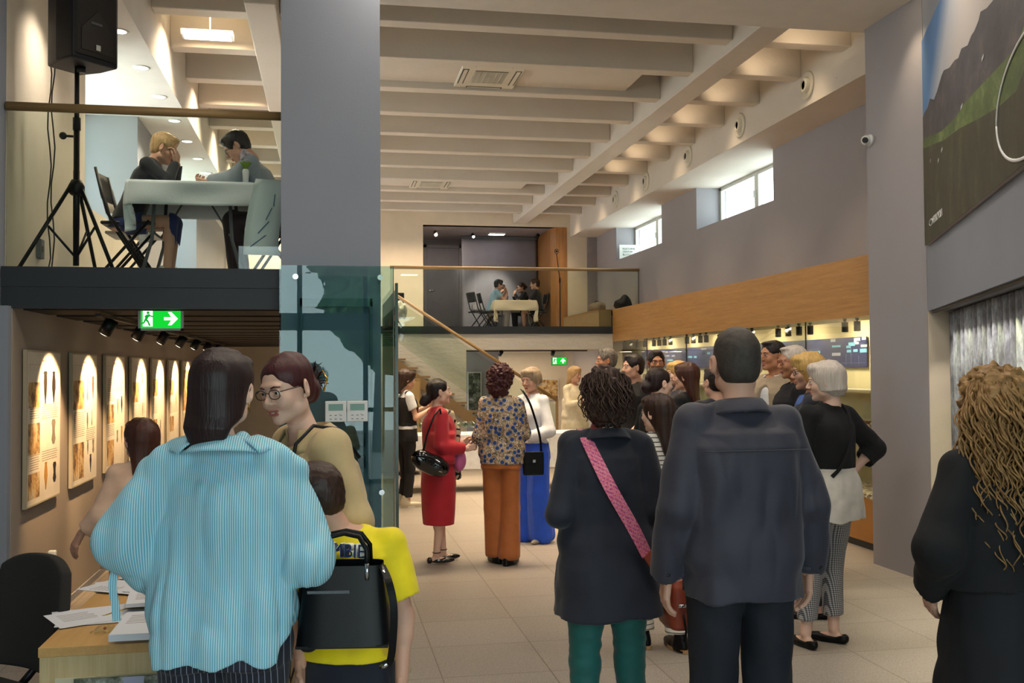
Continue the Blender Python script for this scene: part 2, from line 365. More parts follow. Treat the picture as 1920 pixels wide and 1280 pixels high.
        for dx in (0, 1):
            for dy in (0, 1):
                for dz in (0, 1): c += S[dx:S.shape[0]-1+dx, dy:S.shape[1]-1+dy, dz:S.shape[2]-1+dz]
        act = np.argwhere((c > 0) & (c < 8)); idx = -np.ones(c.shape, np.int32); idx[act[:, 0], act[:, 1], act[:, 2]] = np.arange(len(act))
        acc = np.zeros((len(act), 3)); cnt = np.zeros(len(act))
        for a in range(3):
            o1, o2 = [i for i in range(3) if i != a]
            for u in (0, 1):
                for v in (0, 1):
                    p = act.copy(); p[:, o1] += u; p[:, o2] += v; q = p.copy(); q[:, a] += 1
                    d0 = D[p[:, 0], p[:, 1], p[:, 2]]; d1 = D[q[:, 0], q[:, 1], q[:, 2]]; m = (d0 < 0) != (d1 < 0)
                    t = np.where(m, d0/np.where(m, d0-d1, 1), 0); w = p.astype(float); w[:, a] += t; acc[m] += w[m]; cnt[m] += 1
        V = lo+h*acc/cnt[:, None]; Q = []
        for a in range(3):
            o1, o2 = (a+1) % 3, (a+2) % 3
            s0 = np.take(S, range(S.shape[a]-1), a); s1 = np.take(S, range(1, S.shape[a]), a); E = np.argwhere(s0 != s1)
            E = E[(E[:, o1] > 0) & (E[:, o2] > 0) & (E[:, o1] < c.shape[o1]) & (E[:, o2] < c.shape[o2])]
            ins = S[E[:, 0], E[:, 1], E[:, 2]]; cor = []
            for u, v in ((1, 1), (0, 1), (0, 0), (1, 0)):
                g = E.copy(); g[:, o1] -= u; g[:, o2] -= v; cor.append(idx[g[:, 0], g[:, 1], g[:, 2]])
            q = np.stack(cor, 1); q[~ins] = q[~ins][:, ::-1]; Q.append(q)
        return V, np.concatenate(Q)
def join(*parts):
    V, Q, o = [], [], 0
    for v, q in parts: V.append(v); Q.append(q+o); o += len(v)
    return np.concatenate(V), np.concatenate(Q)
def xf(part, R, t):
    v, q = part; return v@np.array(R).T+np.array(t), q
def npobj(name, part, mats, parent=None, mi=None):
    V, Q = part; me = bpy.data.meshes.new(name); nf = len(Q); k = Q.shape[1]
    me.vertices.add(len(V)); me.vertices.foreach_set('co', V.astype(np.float32).ravel())
    me.loops.add(nf*k); me.loops.foreach_set('vertex_index', Q.astype(np.int32).ravel())
    me.polygons.add(nf); me.polygons.foreach_set('loop_start', np.arange(0, nf*k, k, dtype=np.int32)); me.polygons.foreach_set('loop_total', np.full(nf, k, np.int32))
    me.polygons.foreach_set('use_smooth', np.ones(nf, bool))
    for m in (mats if isinstance(mats, (list, tuple)) else [mats]): me.materials.append(m)
    if mi is not None: me.polygons.foreach_set('material_index', mi.astype(np.int32))
    me.update(calc_edges=True); me.validate()
    o = bpy.data.objects.new(name, me); COL.objects.link(o)
    if parent: o.parent = parent
    return o
# ---------------------------------------------------------------- people
PM = dict(M=[(.72, .172, .125), (.92, .172, .125), (1.0, .166, .125), (1.1, .156, .115), (1.25, .172, .12), (1.36, .18, .115), (1.41, .155, .092), (1.45, .095, .072), (1.48, .064, .062), (1.505, .06, .06)],
          F=[(.72, .178, .125), (.9, .18, .13), (1.0, .16, .118), (1.08, .136, .102), (1.18, .143, .108, 0, .008), (1.27, .152, .125, 0, .016), (1.35, .152, .105, 0, .005), (1.40, .13, .082), (1.45, .078, .062), (1.48, .055, .055), (1.505, .05, .053)])
def rows(sex, z0, z1=1.505, ease=.0, flare=0.0, waist=1.0, n=16):
    R = np.array([list(r)+[0]*(5-len(r)) for r in PM[sex]]); out = []
    for z in np.linspace(z0, z1, n):
        v = [np.interp(z, R[:, 0], R[:, i]) for i in (1, 2, 3, 4)]
        e = ease if z < 1.38 else ease*max(0.25, 1-(z-1.38)/.1)
        f = flare*max(0, 1.15-z)
        if waist > 1 and .95 < z < 1.25: v[0] = max(v[0], np.interp(z, [.95, 1.25], [.17, .16])*waist*.97)
        out.append((z, v[0]+e+f, v[1]+e+f*.7, v[2], v[3]))
    return out
def rotm(yaw=0, pitch=0, roll=0):
    """yaw + turns to the left, pitch + looks up, roll + leans to the right shoulder (deg)"""
    return (Matrix.Rotation(math.radians(yaw), 3, 'Z') @ Matrix.Rotation(math.radians(pitch), 3, 'X') @ Matrix.Rotation(math.radians(roll), 3, 'Y'))
def head_vol(h, smile=0, nose=1.0, sex='M', ears=True):
    v = Vol(h)
    v.ell((0, -.014, .036), (.075, .096, .083), .02); v.ell((0, .02, -.03), (.058, .068, .082), .04)
    v.ell((0, .045, -.088), (.034, .036, .024), .025)
    v.ell((0, .074, -.1), (.017, .014, .014), .02)
    for x in (-1, 1):
        v.ell((x*.036, .058, -.03), (.026, .026, .026+.004*smile), .02)
        v.ell((x*.05, .01, -.07), (.02, .03, .024), .03)
    v.ell((0, .078, .026), (.046, .014, .011), .014)
    for x in (-1, 1): v.ell((x*.031, .098, .004), (.017, .014, .011), .012, sub=True)
    v.cone((0, .084, .012), (0, .108*nose+.0*(1-nose), -.026), .0075, .0115, .01)
    for x in (-1, 1): v.ell((x*.011, .098, -.032), (.008, .01, .007), .006)
    w = .022+.006*smile
    v.ell((0, .091, -.060), (w, .009, .0055), .005); v.ell((0, .090, -.0715), (w*.85, .0095, .0065), .005)
    if smile:
        v.ell((0, .1, -.0655), (w*.8, .009, .0042), .002, sub=True)
        for x in (-1, 1): v.ell((x*.032, .074, -.04), (.016, .014, .014), .012)
    if h < .006:
        for x in (-1, 1):
            v.ell((x*.031, .0845, .012), (.0165, .011, .0045), .004); v.ell((x*.031, .083, -.0045), (.015, .010, .004), .004)
    if ears:
        for x in (-1, 1):
            R = rotm(x*-30, 0, 0)
            v.ell((x*.084, -.01, -.006), (.0085, .019, .033), .006, R=R); v.ell((x*.0935, -.006, -.003), (.006, .009, .017), .004, sub=True, R=R)
            v.ell((x*.075, -.003, -.034), (.007, .009, .01), .004)
    v.cone((0, -.022, -.06), (0, -.032, -.15), .052 if sex == 'M' else .045, .056 if sex == 'M' else .047, .03)
    return v
def hair_vol(style, h, L=.25, vol=0, part=0):
    v = Vol(h); m = Matrix.Identity(3)
    if style == 'short':      # men's crop
        v.ell((0, -.016, .04), (.084+vol, .104+vol, .09+vol), .02); v.ell((0, -.045, -.02), (.072, .062, .07), .03)
        v.ell((0, .13, -.032), (.077, .09, .122), .015, sub=True); v.stack([(-.2, .3, .3), (-.075, .3, .3)], .01, sub=True)
        for x in (-1, 1): v.ell((x*.09, .005, -.02), (.03, .032, .045), .012, sub=True)
        v.ell((0, .055, .1), (.05, .032, .018+vol), .02)
    elif style == 'pulled':     # tied back
        v.ell((0, -.018, .04), (.082, .103, .087), .02); v.ell((0, -.05, -.02), (.066, .058, .06), .03)
        v.ell((0, .135, -.03), (.080, .09, .128), .015, sub=True); v.stack([(-.2, .3, .3), (-.07, .3, .3)], .01, sub=True)
        for x in (-1, 1): v.ell((x*.09, .012, -.03), (.03, .03, .045), .012, sub=True)
    elif style == 'bob':
        v.ell((0, -.018, .04), (.095+vol, .112+vol, .095+vol), .02)
        v.stack([(-L, .05, .05, 0, -.05), (-L+.03, .085+vol, .075, 0, -.045), (-.06, .1+vol, .09, 0, -.035), (0, .098+vol, .1, 0, -.025), (.05, .088+vol, .1, 0, -.02), (.085, .07, .08, 0, -.02), (.11, .04, .05, 0, -.02)], .03, p=2.2)
        v.ell((0, .12, -.055), (.062, .1, .105), .02, sub=True)
        v.stack([(-.3, .055, .06, 0, .0), (-.07, .055, .06, 0, .01)], .02, sub=True)
        v.ell((0, .055, .085), (.07, .045, .035), .02)
    elif style == 'long':
        v.ell((0, -.018, .04), (.092+vol, .112+vol, .094+vol), .02)
        v.stack([(-L, .055, .02, 0, -.095), (-L+.05, .078+vol, .034, 0, -.095), (-.18, .086+vol, .042, 0, -.082), (-.08, .09+vol, .068, 0, -.055), (0, .092+vol, .1, 0, -.03), (.05, .086+vol, .1, 0, -.02), (.085, .068, .08, 0, -.02), (.11, .04, .05, 0, -.02)], .03, p=2.1)
        v.ell((0, .125, -.06), (.066, .1, .11), .02, sub=True)
        v.stack([(-L-.1, .06, .06, 0, .03), (-.07, .055, .06, 0, .02)], .02, sub=True)
        v.ell((0, .055, .085), (.065, .04, .03), .02)
    elif style == 'curly':
        v.ell((0, -.02, .035), (.11+vol, .125+vol, .11+vol), .02); v.ell((0, -.05, -.06), (.105+vol, .09+vol, L), .04)
        v.ell((0, .13, -.055), (.066, .09, .11), .02, sub=True); v.stack([(-.3, .05, .06, 0, .02), (-.07, .05, .06, 0, .02)], .02, sub=True)
    return v
def person(label, loc, rz=0, H=1.75, sex='M', skin='skin_light', head=(0, 0, 0), hair=None, arms=None, legs=None, top=None, over=None, bottom=None,
           shoes=None, h=.008, lean=0, leanx=0, drop=0, fat=1.0, face=None, eyes='eye_brown', brow=None, hs=None, headoff=(0, 0, 0), nude_legs=True, wear=None, group=None, cat='person'):
    s = H/1.75; face = face or {}; wear = wear or []
    root = thing('person', label, cat, loc, math.radians(rz), group)
    hs = hs or s**.55; hh = h
    f0 = .92
    def tp(p):   # upper body point -> posed
        x, y, z = p; z2 = z-f0
        return np.array([(x+leanx*max(z2, 0)), y+lean*max(z2, 0), z-drop])*s
    sw = (.172 if sex == 'M' else .15)*(.5+.5*fat)
    D = dict(L=((-.235, -.02, 1.15), (-.245, .04, .91)), R=((.235, -.02, 1.15), (.245, .04, .91)))
    arms = {**D, **(arms or {})}; A = {}
    for k, sx in (('L', -1), ('R', 1)):
        a = arms[k]
        A[k] = dict(sh=tp((sx*sw, -.005, 1.415)), el=tp(a[0]), wr=tp(a[1]), o=a[2] if len(a) > 2 else {}, sx=sx)
    Lg = dict(L=((-.09, 0, .88), (-.1, .015, .48), (-.1, -.02, .085), -8), R=((.09, 0, .88), (.1, .015, .48), (.1, -.02, .085), 8))
    if legs: Lg.update(legs)
    LG = {k: [np.array(p, float)*s for p in v[:3]]+[v[3]] for k, v in Lg.items()}
    for k in LG:
        if drop and not legs: pass
        LG[k][0][2] -= 0 if legs else drop*s
    hc = tp((0+headoff[0], .012+headoff[1], 1.635+headoff[2])) ; hc[2] = (1.75-drop)*s-.118*hs+headoff[2]*s
    HR = rotm(*head)
    def torso(v, z0, z1, ease, k=.02, flare=0, waist=1.0, cy=0):
        R = [(r[0], r[1]*(.6+.4*fat), r[2]*fat, r[3], r[4]+cy) for r in rows(sex, z0, z1, ease, flare, waist)]
        R = [(r[0]*s-drop*s, r[1]*s, r[2]*s, r[3]*s, r[4]*s) for r in R]
        v.stack(R, k, lean=lean, z0=(f0-drop)*s, leanx=leanx); return v
    def shoulders(v, r, k=.03):
        for q in ('L', 'R'):
            a = A[q]; n = tp((a['sx']*.05, -.008, 1.445)); v.cone(n, a['sh'], r*.8*s, r*s, k)
    def sleeve(v, q, r0, r1, r2, frac, k=.02):
        a = A[q]; pts = [a['sh']]; rs = [r0*s*.94]
        if frac <= 1: pts.append(a['sh']+(a['el']-a['sh'])*frac); rs.append((r0+(r1-r0)*frac)*s)
        else:
            t = frac-1; pts += [a['el'], a['el']+(a['wr']-a['el'])*t]; rs += [r1*s, (r1+(r2-r1)*t)*s]
        v.chain(pts, rs, k)
        e, d = pts[-1], pts[-1]-pts[-2]; d = d/np.linalg.norm(d); v.cone(e+d*(rs[-1]*.92), e+d*(rs[-1]*2.2), rs[-1]*1.35, rs[-1]*1.35, .004, sub=True)
    # --- body
    v = Vol(hh); torso(v, .84, 1.47, -.022)
    shoulders(v, .04); fr = tp((0, -.012, 1.40)); v.cone(fr, hc+np.array(HR @ Vector((0, -.03, -.11)))*hs, .052*s, .045*hs, .03)
    for q in ('L', 'R'):
        a = A[q]; m = .92 if sex == 'F' else 1
        v.chain([a['sh'], a['el'], a['wr']], [.043*s*m, .036*s*m, .025*s*m], .015)
        mid = a['el']*.72+a['wr']*.28; v.cone(a['el'], mid, .036*s*m, .037*s*m, .02)
        hp, kn, an, fy = LG[q]; v.chain([hp, kn, an], [.068*s, .048*s, .033*s], .015)
        cf = kn*.7+an*.3+np.array([0, -.012*s, 0]); v.cone(kn*.9+an*.1, cf, .04*s, .05*s, .02)
        fd = np.array(Matrix.Rotation(math.radians(-fy), 3, 'Z') @ Vector((0, 1, 0)))
        v.cone(an+np.array([0, 0, -.045*s])-fd*.03*s, an+fd*.11*s+np.array([0, 0, -.055*s]), .026*s, .02*s, .02)
    P = [v.mesh()]
    hv = head_vol(max(.0032, h*.55)/hs, face.get('smile', 0), face.get('nose', 1), sex, face.get('ears', True)).mesh()
    def lip(V, Q):
        c = V[Q].mean(1); m = np.zeros(len(Q), int)
        m[(np.abs(c[:, 0]) < .0215+.006*face.get('smile', 0)) & (c[:, 2] > -.0765) & (c[:, 2] < -.0565) & (c[:, 1] > .0885)] = 1
        if face.get('beard'):
            m[(c[:, 1] > -.01) & (c[:, 2] < -.03-.3*np.maximum(0, .03-np.abs(c[:, 0]))) & (c[:, 2] > -.125) & (m == 0)] = 2
        return m
    lm = lip(*hv); hv = xf(hv, np.array(HR)*hs, hc)
    hands = []
    for q in ('L', 'R'):
        a = A[q]; o = a['o']; sx = a['sx']
        if o.get('none'): continue
        d = Vector(o['dir']) if 'dir' in o else Vector((a['wr']-a['el']).tolist()); d.normalize()
        pn = Vector(o.get('palm', (-sx, 0, 0))); z = -(pn - d*pn.dot(d)).normalized(); x = d.cross(z); cu = o.get('curl', .45)
        g = Vol(max(.0034, h*.55)); t = -1 if q == 'R' else 1; S = s*.97 if H > 1.5 else s
        for xx in (-.022, 0, .022): g.cone((xx*.75, -.005, 0), (xx, .08, 0), .0145, .013, .012)
        for i, (bx, ln) in enumerate(((-.031*t, .056), (-.0105*t, .070), (.0105*t, .077), (.031*t, .069))):
            p = np.array([bx, .082 if i else .074, 0.]); an = 0; pts = [p]
            for j, fr_ in enumerate((.42, .33, .25)):
                an += cu*(.55 if j == 0 else .8); p = p+np.array([bx*.1*(1-j*.3), math.cos(an), -math.sin(an)])*ln*fr_*1.25; pts.append(p)
            g.chain(pts, [.0098, .009, .0083, .0074], .002)
        g.chain([np.array(p) for p in ((.022*t, .02, -.004), (.042*t, .05, -.012), (.05*t, .075, -.024), (.048*t, .097, -.034))], [.014, .011, .0095, .0085], .006)
        Rm = np.array([[x[i], d[i], z[i]] for i in range(3)])*S
        hands.append(xf(g.mesh(), Rm, a['wr']))
    n0 = sum(len(p[1]) for p in P); nh = sum(len(p[1]) for p in hands)
    body = join(*P, hv, *hands)
    npobj('body', body, [MATS[skin], MATS[face.get('lips', 'lips')], MATS.get('stubble')], root, np.concatenate([np.zeros(n0, int), lm, np.zeros(nh, int)]))
    def H3(p): return Vector(hc.tolist()) + HR @ (Vector(p)*hs)
    if not face.get('hidden'):
        for x in (-1, 1):
            b = B(); M4 = Matrix.Translation(H3((x*.031, .0775, .0035))) @ HR.to_4x4() @ Matrix.Scale(hs, 4)
            b.sphere((0, 0, 0), .0125, 10); b.mi = 1; b.lathe([(.0056, .0112), (.004, .0124), (1e-6, .0129)], (0, 0, 0), 14, 'Y')
            b.build('eye', [MATS['eye_white'], MATS[eyes]], root, M4=M4)
            b = B(); b.tube([H3((x*.014, .0915, .021)), H3((x*.03, .093, .0265)), H3((x*.047, .078, .022))], [.0026*hs, .0034*hs, .0018*hs], 6); b.build('eyebrow', MATS[brow or (hair[1] if hair else 'hair_brown')], root)
        if face.get('smile'):
            b = B(); b.tube([H3((x*.001, .0905-.00001*x*x-.2*(x*.001)**2/.03, -.0655)) for x in (-18, -9, 0, 9, 18)], .0042*hs, 6); b.build('teeth', MATS['teeth'], root)
    # --- hair
    if hair:
        st, hm = hair[0], hair[1]; ho = hair[2] if len(hair) > 2 else {}
        g = hair_vol(st, max(.004, h*.6), ho.get('L', .25), ho.get('vol', 0))
        for p, r in ho.get('buns', []): g.ell(p, r, .02)
        for pts, rr in ho.get('locks', []): g.chain([np.array(p) for p in pts], rr, .015)
        am = ho.get('amp', .004)
        if st == 'curly':
            g.warp(.016, (42, 42, 42), 3).warp(.012, (85, 85, 70), 4)
        elif st == 'short': g.warp(am*.6, (70, 70, 60), 5)
        else: g.warp(am*.8, (55, 55, 5), 6).warp(am*.9, (28, 28, 4), 7)
        npobj('hair', xf(g.mesh(), np.array(HR)*hs, hc), MATS[hm], root)
    # --- clothes
    def build(gm):
        kind = gm['kind']; v = Vol(gm.get('h', hh)); e = gm.get('ease', .012)
        if kind == 'top':
            torso(v, gm['z0'], gm.get('z1', 1.475), e, .02, gm.get('flare', 0), gm.get('waist', 1.0))
            if gm.get('z1', 1.475) > 1.3: shoulders(v, .047+e*.3, .03)
            r = gm.get('r', (.055, .047, .037)); fr_ = gm.get('sleeve', 1.96)
            fl = gm.get('sleeves', (fr_, fr_))
            for q, f_ in zip('LR', fl):
                if f_ > 0: sleeve(v, q, *[x+e*.2 for x in r], f_)
                else: v.ell(A[q]['sh']+np.array([A[q]['sx']*.04*s, 0, -.05*s]), (.05*s, .08*s, .09*s), .01, sub=True)
            for nk in gm.get('neck', [((0, .03, 1.5), (.062, .075, .06))]): v.ell(tp(nk[0]), np.array(nk[1])*s, .006, sub=True)
            for c in gm.get('add', []): v.chain([tp(p) for p in c[0]], [x*s for x in c[1]], c[2] if len(c) > 2 else .02)
            for c in gm.get('cut', []): v.ell(tp(c[0]), np.array(c[1])*s, .01, sub=True)
            z0 = (gm['z0']-drop)*s
        elif kind == 'legs':
            r = gm.get('r', (.088, .066, .055)); zt = gm.get('z1', 1.02); zh = gm.get('hem', .09)*s
            torso(v, gm.get('zc', .84), zt, e-.004)
            for q in 'LR':
                hp, kn, an, fy = LG[q]; v.chain([hp, kn, an], [x*s for x in r], .012)
                if sex == 'F' or True: v.cone(hp*.9+kn*.1+np.array([0, -.03*s, 0]), hp*.75+kn*.25, .07*s, .06*s, .04)
            if gm.get('short'):
                for q in 'LR':
                    hp, kn, an, fy = LG[q]; d = (kn-hp); v.cone(hp+d*(gm['short']+.17), kn+(an-kn)*1.1, .13*s, .13*s, .004, sub=True)
            else: v.stack([(-.3, 1, 1), (zh, 1, 1)], .004, sub=True)
        elif kind == 'skirt':
            v.stack([(r[0]*s-(drop*s if gm.get('dropz') else 0), r[1]*s, r[2]*s, (r[3] if len(r) > 3 else 0)*s, (r[4] if len(r) > 4 else 0)*s) for r in gm['rows']], .02)
        for w_ in gm.get('warp', [(.006, (9, 9, 4), 11), (.004, (18, 18, 9), 12), (.005, (10, 10, 6), -13)]): v.warp(w_[0]*s, tuple(x/s for x in w_[1]), w_[2])
        o = npobj(gm['name'], v.mesh(), MATS[gm['mat']], root)
        if gm.get('label'): o['label'] = gm['label']
        return o
    for gm in [top, bottom]+(over or []):
        if gm: build(gm)
    # --- shoes
    if shoes:
        for q in 'LR':
            hp, kn, an, fy = LG[q]; st = shoes.get('kind', 'shoe'); v = Vol(max(.004, h*.7))
            if st == 'flat':
                v.ell((0, .05, .022), (.038, .135, .03), .01).ell((0, -.055, .034), (.031, .04, .034), .02)
                v.ell((0, .005, .07), (.034, .095, .042), .006, sub=True)
            elif st == 'pump':
                v.ell((0, .06, .024), (.036, .115, .028), .01).cone((0, -.065, .03), (0, -.066, .0), .028, .02, .01).ell((0, .02, .065), (.032, .06, .036), .004, sub=True)
            else:
                v.ell((0, .05, .03), (.045, .15, .045), .01).ell((0, -.05, .055), (.038, .05, .06), .03).cone((0, -.02, .05), (0, -.03, .12), .045, .044, .03)
                v.stack([(-.01, .046, .15, 0, .035), (.018, .046, .15, 0, .035)], .004)
            v.stack([(-.3, 1, 1), (.0, 1, 1)], .002, sub=True); R = Matrix.Rotation(math.radians(-fy), 3, 'Z')
            base = np.array([an[0], an[1], an[2]-.085*s+.002]); part = xf(v.mesh(), np.array(R)*s, base)
            o = npobj('shoe', part, MATS[shoes['mat']], root)
            if st == 'pump':
                b = B(); pr = [(.037*s*math.cos(t), -.0+.037*s*math.sin(t), .0) for t in np.linspace(0, 2*math.pi, 15)]
                b.tube([Vector(base.tolist())+Vector(p)+Vector((0, 0, .1*s)) for p in pr], .004, 6); b.build('ankle_strap', MATS[shoes['mat']], o)
            if st == 'sneaker' or st == 'boot':
                b = B(); pts = [(.047*math.cos(t), .035+.155*math.sin(t)) for t in np.linspace(0, 2*math.pi, 28, endpoint=False)]
                b.prism(pts, .0, .022, 'XY'); b.build('sole', MATS[shoes.get('sole', 'white_rubber')], o, M4=Matrix.Translation(Vector(base.tolist())) @ R.to_4x4() @ Matrix.Scale(s, 4))
    # --- glasses
    if face.get('glasses'):
        b = B()
        for x in (-1, 1):
            ring = [H3((x*.032+.024*math.copysign(abs(math.cos(t))**.8, math.cos(t)), .099-.06*(abs(x*.032+.024*math.cos(t)))**1.5*6*.25, .001+.0165*math.copysign(abs(math.sin(t))**.8, math.sin(t)))) for t in np.linspace(0, 2*math.pi, 21)]
            b.tube(ring, .0016*hs, 6); b.tube([H3((x*.055, .092, .009)), H3((x*.079, .05, .009)), H3((x*.083, -.012, .004)), H3((x*.082, -.03, -.012))], .0018*hs, 6)
        b.tube([H3((-.009, .102, .006)), H3((0, .104, .009)), H3((.009, .102, .006))], .0016*hs, 6)
        b.build('glasses', MATS[face['glasses']], root)
    root['_h'] = 0; del root['_h']
    return dict(root=root, A=A, hc=hc, HR=HR, hs=hs, s=s, H3=H3, tp=tp, LG=LG)
def strip(name, pts, width, mat, parent=None, thick=.003, nrm=None, label=None):
    """flat strap following pts; nrm(i) = outward normal per point"""
    b = B(); P0 = [Vector(p) for p in pts]; P = []; N0 = nrm if isinstance(nrm, list) else [nrm]*len(P0); N1 = []; ring = []
    for i in range(len(P0)-1):
        a, c, d, e = P0[max(i-1, 0)], P0[i], P0[i+1], P0[min(i+2, len(P0)-1)]
        for k in range(6):
            t = k/6; P.append(.5*((2*c)+(d-a)*t+(2*a-5*c+4*d-e)*t*t+(3*c-a-3*d+e)*t**3)); N1.append(Vector(N0[i]).lerp(Vector(N0[i+1]), t))
    P.append(P0[-1]); N1.append(Vector(N0[-1])); nrm = N1
    for i, p in enumerate(P):
        t = (P[min(i+1, len(P)-1)]-P[max(i-1, 0)]).normalized(); n = Vector(nrm[i] if isinstance(nrm, list) else nrm).normalized(); n = (n-t*n.dot(t)).normalized(); w_ = t.cross(n)
        ring.append([b.bm.verts.new(p+w_*(a*width/2)+n*c*thick) for a, c in ((-1, 0), (1, 0), (1, 1), (-1, 1))])
    for a, c in zip(ring, ring[1:]):
        for k in range(4): b.bm.faces.new((a[k], a[(k+1) % 4], c[(k+1) % 4], c[k]))
    b.bm.faces.new(ring[0]); b.bm.faces.new(ring[-1][::-1])
    o = b.build(name, mat, parent)
    if label: o['label'] = label
    return o
# ---------------------------------------------------------------- the room
def mk_room_mats():
    n = N('floor_tile'); c = n.coord((1, 1, 1)); br = n.n('TexBrick'); n.l(c, br.inputs['Vector']); br.offset = 0; br.squash = 1
    br.inputs['Scale'].default_value = 1; br.inputs['Brick Width'].default_value = .6; br.inputs['Row Height'].default_value = .6; br.inputs['Mortar Size'].default_value = .004
    br.inputs['Color1'].default_value = lin('#a39b91'); br.inputs['Color2'].default_value = lin('#9a9287'); br.inputs['Mortar'].default_value = lin('#7d7467')
    sp = n.noise(130, detail=2, rough=.7); sp2 = n.noise(60, detail=3); big = n.noise(.9, detail=4)
    a = n.mix(n.ramp(sp, [(.36, '#ffffff'), (.46, '#000000')]), br.outputs[0], '#6f6558'); a = n.mix(n.ramp(sp2, [(.58, '#000000'), (.68, '#999999')]), a, '#c4bbad')
    a = n.mix(n.ramp(big, [(.35, '#444444'), (.7, '#000000')]), a, '#7d7366')
    MATS['floor_tile'] = n.bsdf(a, n.math('ADD', n.math('MULTIPLY', sp2, .2), .38), bump=br.outputs['Fac'], bstr=.15, bdist=-.002)
    n = N('white_concrete'); f = n.noise(1.3, detail=6, rough=.6); sp = n.n('TexVoronoi'); n.l(n.coord((1, 1, 1)), sp.inputs['Vector']); sp.inputs['Scale'].default_value = 5
    pit = n.math('LESS_THAN', sp.outputs['Distance'], .028); msk = n.math('GREATER_THAN', n.noise(1.1), .56)
    a = n.mix(f, '#c8bfb2', '#dad2c6'); a = n.mix(n.math('MULTIPLY', pit, msk), a, '#6b6156')
    MATS['white_concrete'] = n.bsdf(a, .85, bump=n.math('ADD', n.noise(2, detail=6), n.math('MULTIPLY', n.noise(25, detail=4), .3)), bstr=.35, bdist=.02)
    n = N('roughcast_white'); MATS['roughcast_white'] = n.bsdf(n.mix(n.noise(3, (1, 1, 3)), '#d5cfc6', '#e4dfd6'), .85, bump=n.noise(7, (1, 1, 2.5), 6), bstr=.6, bdist=.02)
    n = N('rock_relief'); f = n.noise(2.2, (1, 1, .55), 8, .68); g = n.noise(16, (1, 1, .5), 6, .7); v = n.n('TexVoronoi', feature='DISTANCE_TO_EDGE'); n.l(n.coord((1, 1, .6)), v.inputs['Vector']); v.inputs['Scale'].default_value = 3.2
    crk = n.ramp(v.outputs['Distance'], [(0, '#000000'), (.05, '#ffffff')]); a = n.ramp(n.math('ADD', n.math('MULTIPLY', f, .5), n.math('MULTIPLY', g, .5)), [(.34, '#3a3940'), (.46, '#6c707b'), (.55, '#9aa2ad'), (.66, '#d6dade')])
    a = n.mix(n.ramp(n.noise(1.3, detail=3), [(.6, '#000000'), (.68, '#888888')]), a, '#6f5a56'); a = n.mix(n.math('MULTIPLY', n.math('SUBTRACT', 1, n.math('MULTIPLY', crk, 1)), .35), a, '#34323a')
    MATS['rock_relief'] = n.bsdf(a, .5, bump=g, bstr=.5, bdist=.02)
    n = N('earth_photo'); f = n.noise(9, detail=6, rough=.7); MATS['earth_photo'] = n.bsdf(n.ramp(f, [(.3, '#2c2626'), (.42, '#6d5238'), (.5, '#b48a4c'), (.6, '#cdb994'), (.7, '#7a8390')]), .5)
    n = N('garden_photo'); f = n.noise(14, detail=6, rough=.7); MATS['garden_photo'] = n.bsdf(n.ramp(f, [(.35, '#14170f'), (.48, '#3c4430'), (.58, '#7d8275'), (.7, '#c9ccc8')]), .4)
    n = N('gravel'); v = n.n('TexVoronoi'); n.l(n.coord((1, 1, 1)), v.inputs['Vector']); v.inputs['Scale'].default_value = 40
    MATS['gravel'] = n.bsdf(n.ramp(n.sep(v.outputs['Color'])[0], [(.1, '#7b6546'), (.4, '#cfc1a3'), (.8, '#efe8d6')]), .8, bump=v.outputs['Distance'], bstr=1, bdist=.02)
mk_room_mats()
M('wall_grey', '#8b919d', .8, var=.03, vs=2, bs=90, bstr=.05); M('wall_lilac', '#99979c', .85, var=.03, vs=1.5, bs=40, bstr=.06); M('wall_cream', '#d9cdb8', .85, var=.03, bs=60); M('wall_taupe', '#a3968a', .85, var=.04, vs=2, bs=60)
M('steel_dark', '#1f262d', .5, var=.08, bs=30, bstr=.04); M('slat_black', '#15110f', .7); M('batten', '#a07a50', .6); M('white_paint', '#dcd6cc', .7, var=.03, bs=60); M('frame_white', '#cfd0c8', .5, bstr=0)
M('alcove_grey', '#8a8485', .85, bs=80); M('screen_grey', '#7d7980', .9, bs=90, bstr=.15); M('ac_white', '#cfc8b6', .5, bstr=0); M('grille_dark', '#3c372f', .6, bstr=0); M('black_metal', '#0e0f12', .45, .3, bstr=0)
M('case_cream', '#d8cba6', .8, var=.02, bs=50); M('board_blue', '#2d3564', .5, var=.12, vs=1.2, bstr=0); M('steel_grey', '#5c6166', .5, .2)
wood('oak', '#b98b4e', '#9a6c36', 'Y'); wood('oak_x', '#b98f57', '#97703d', 'X'); wood('oak_z', '#b5824a', '#8a5a2c', 'Z'); wood('desk_wood', '#cdb88c', '#b39b6c', 'Z'); wood('desk_top', '#c9a062', '#b58a4e', 'Y'); wood('rail_wood', '#a98a5c', '#8d7047', 'X')
glassmat('glass_clear', '#f1f6f2', .02); glassmat('glass_column', '#d2e5e6', .03); glassmat('glass_case', '#f6f8f2', .015); glassmat('glass_green', '#a9c4b6', .08)
M('glass_edge', '#1c3a2c', .2, bstr=0)
W = lambda name, a, b, m, **k: struct(B().box(a, b).build(name, MATS[m] if isinstance(m, str) else m, **k))
W('floor', (-4, -3, -.1), (6.6, 22.2, 0), 'floor_tile')
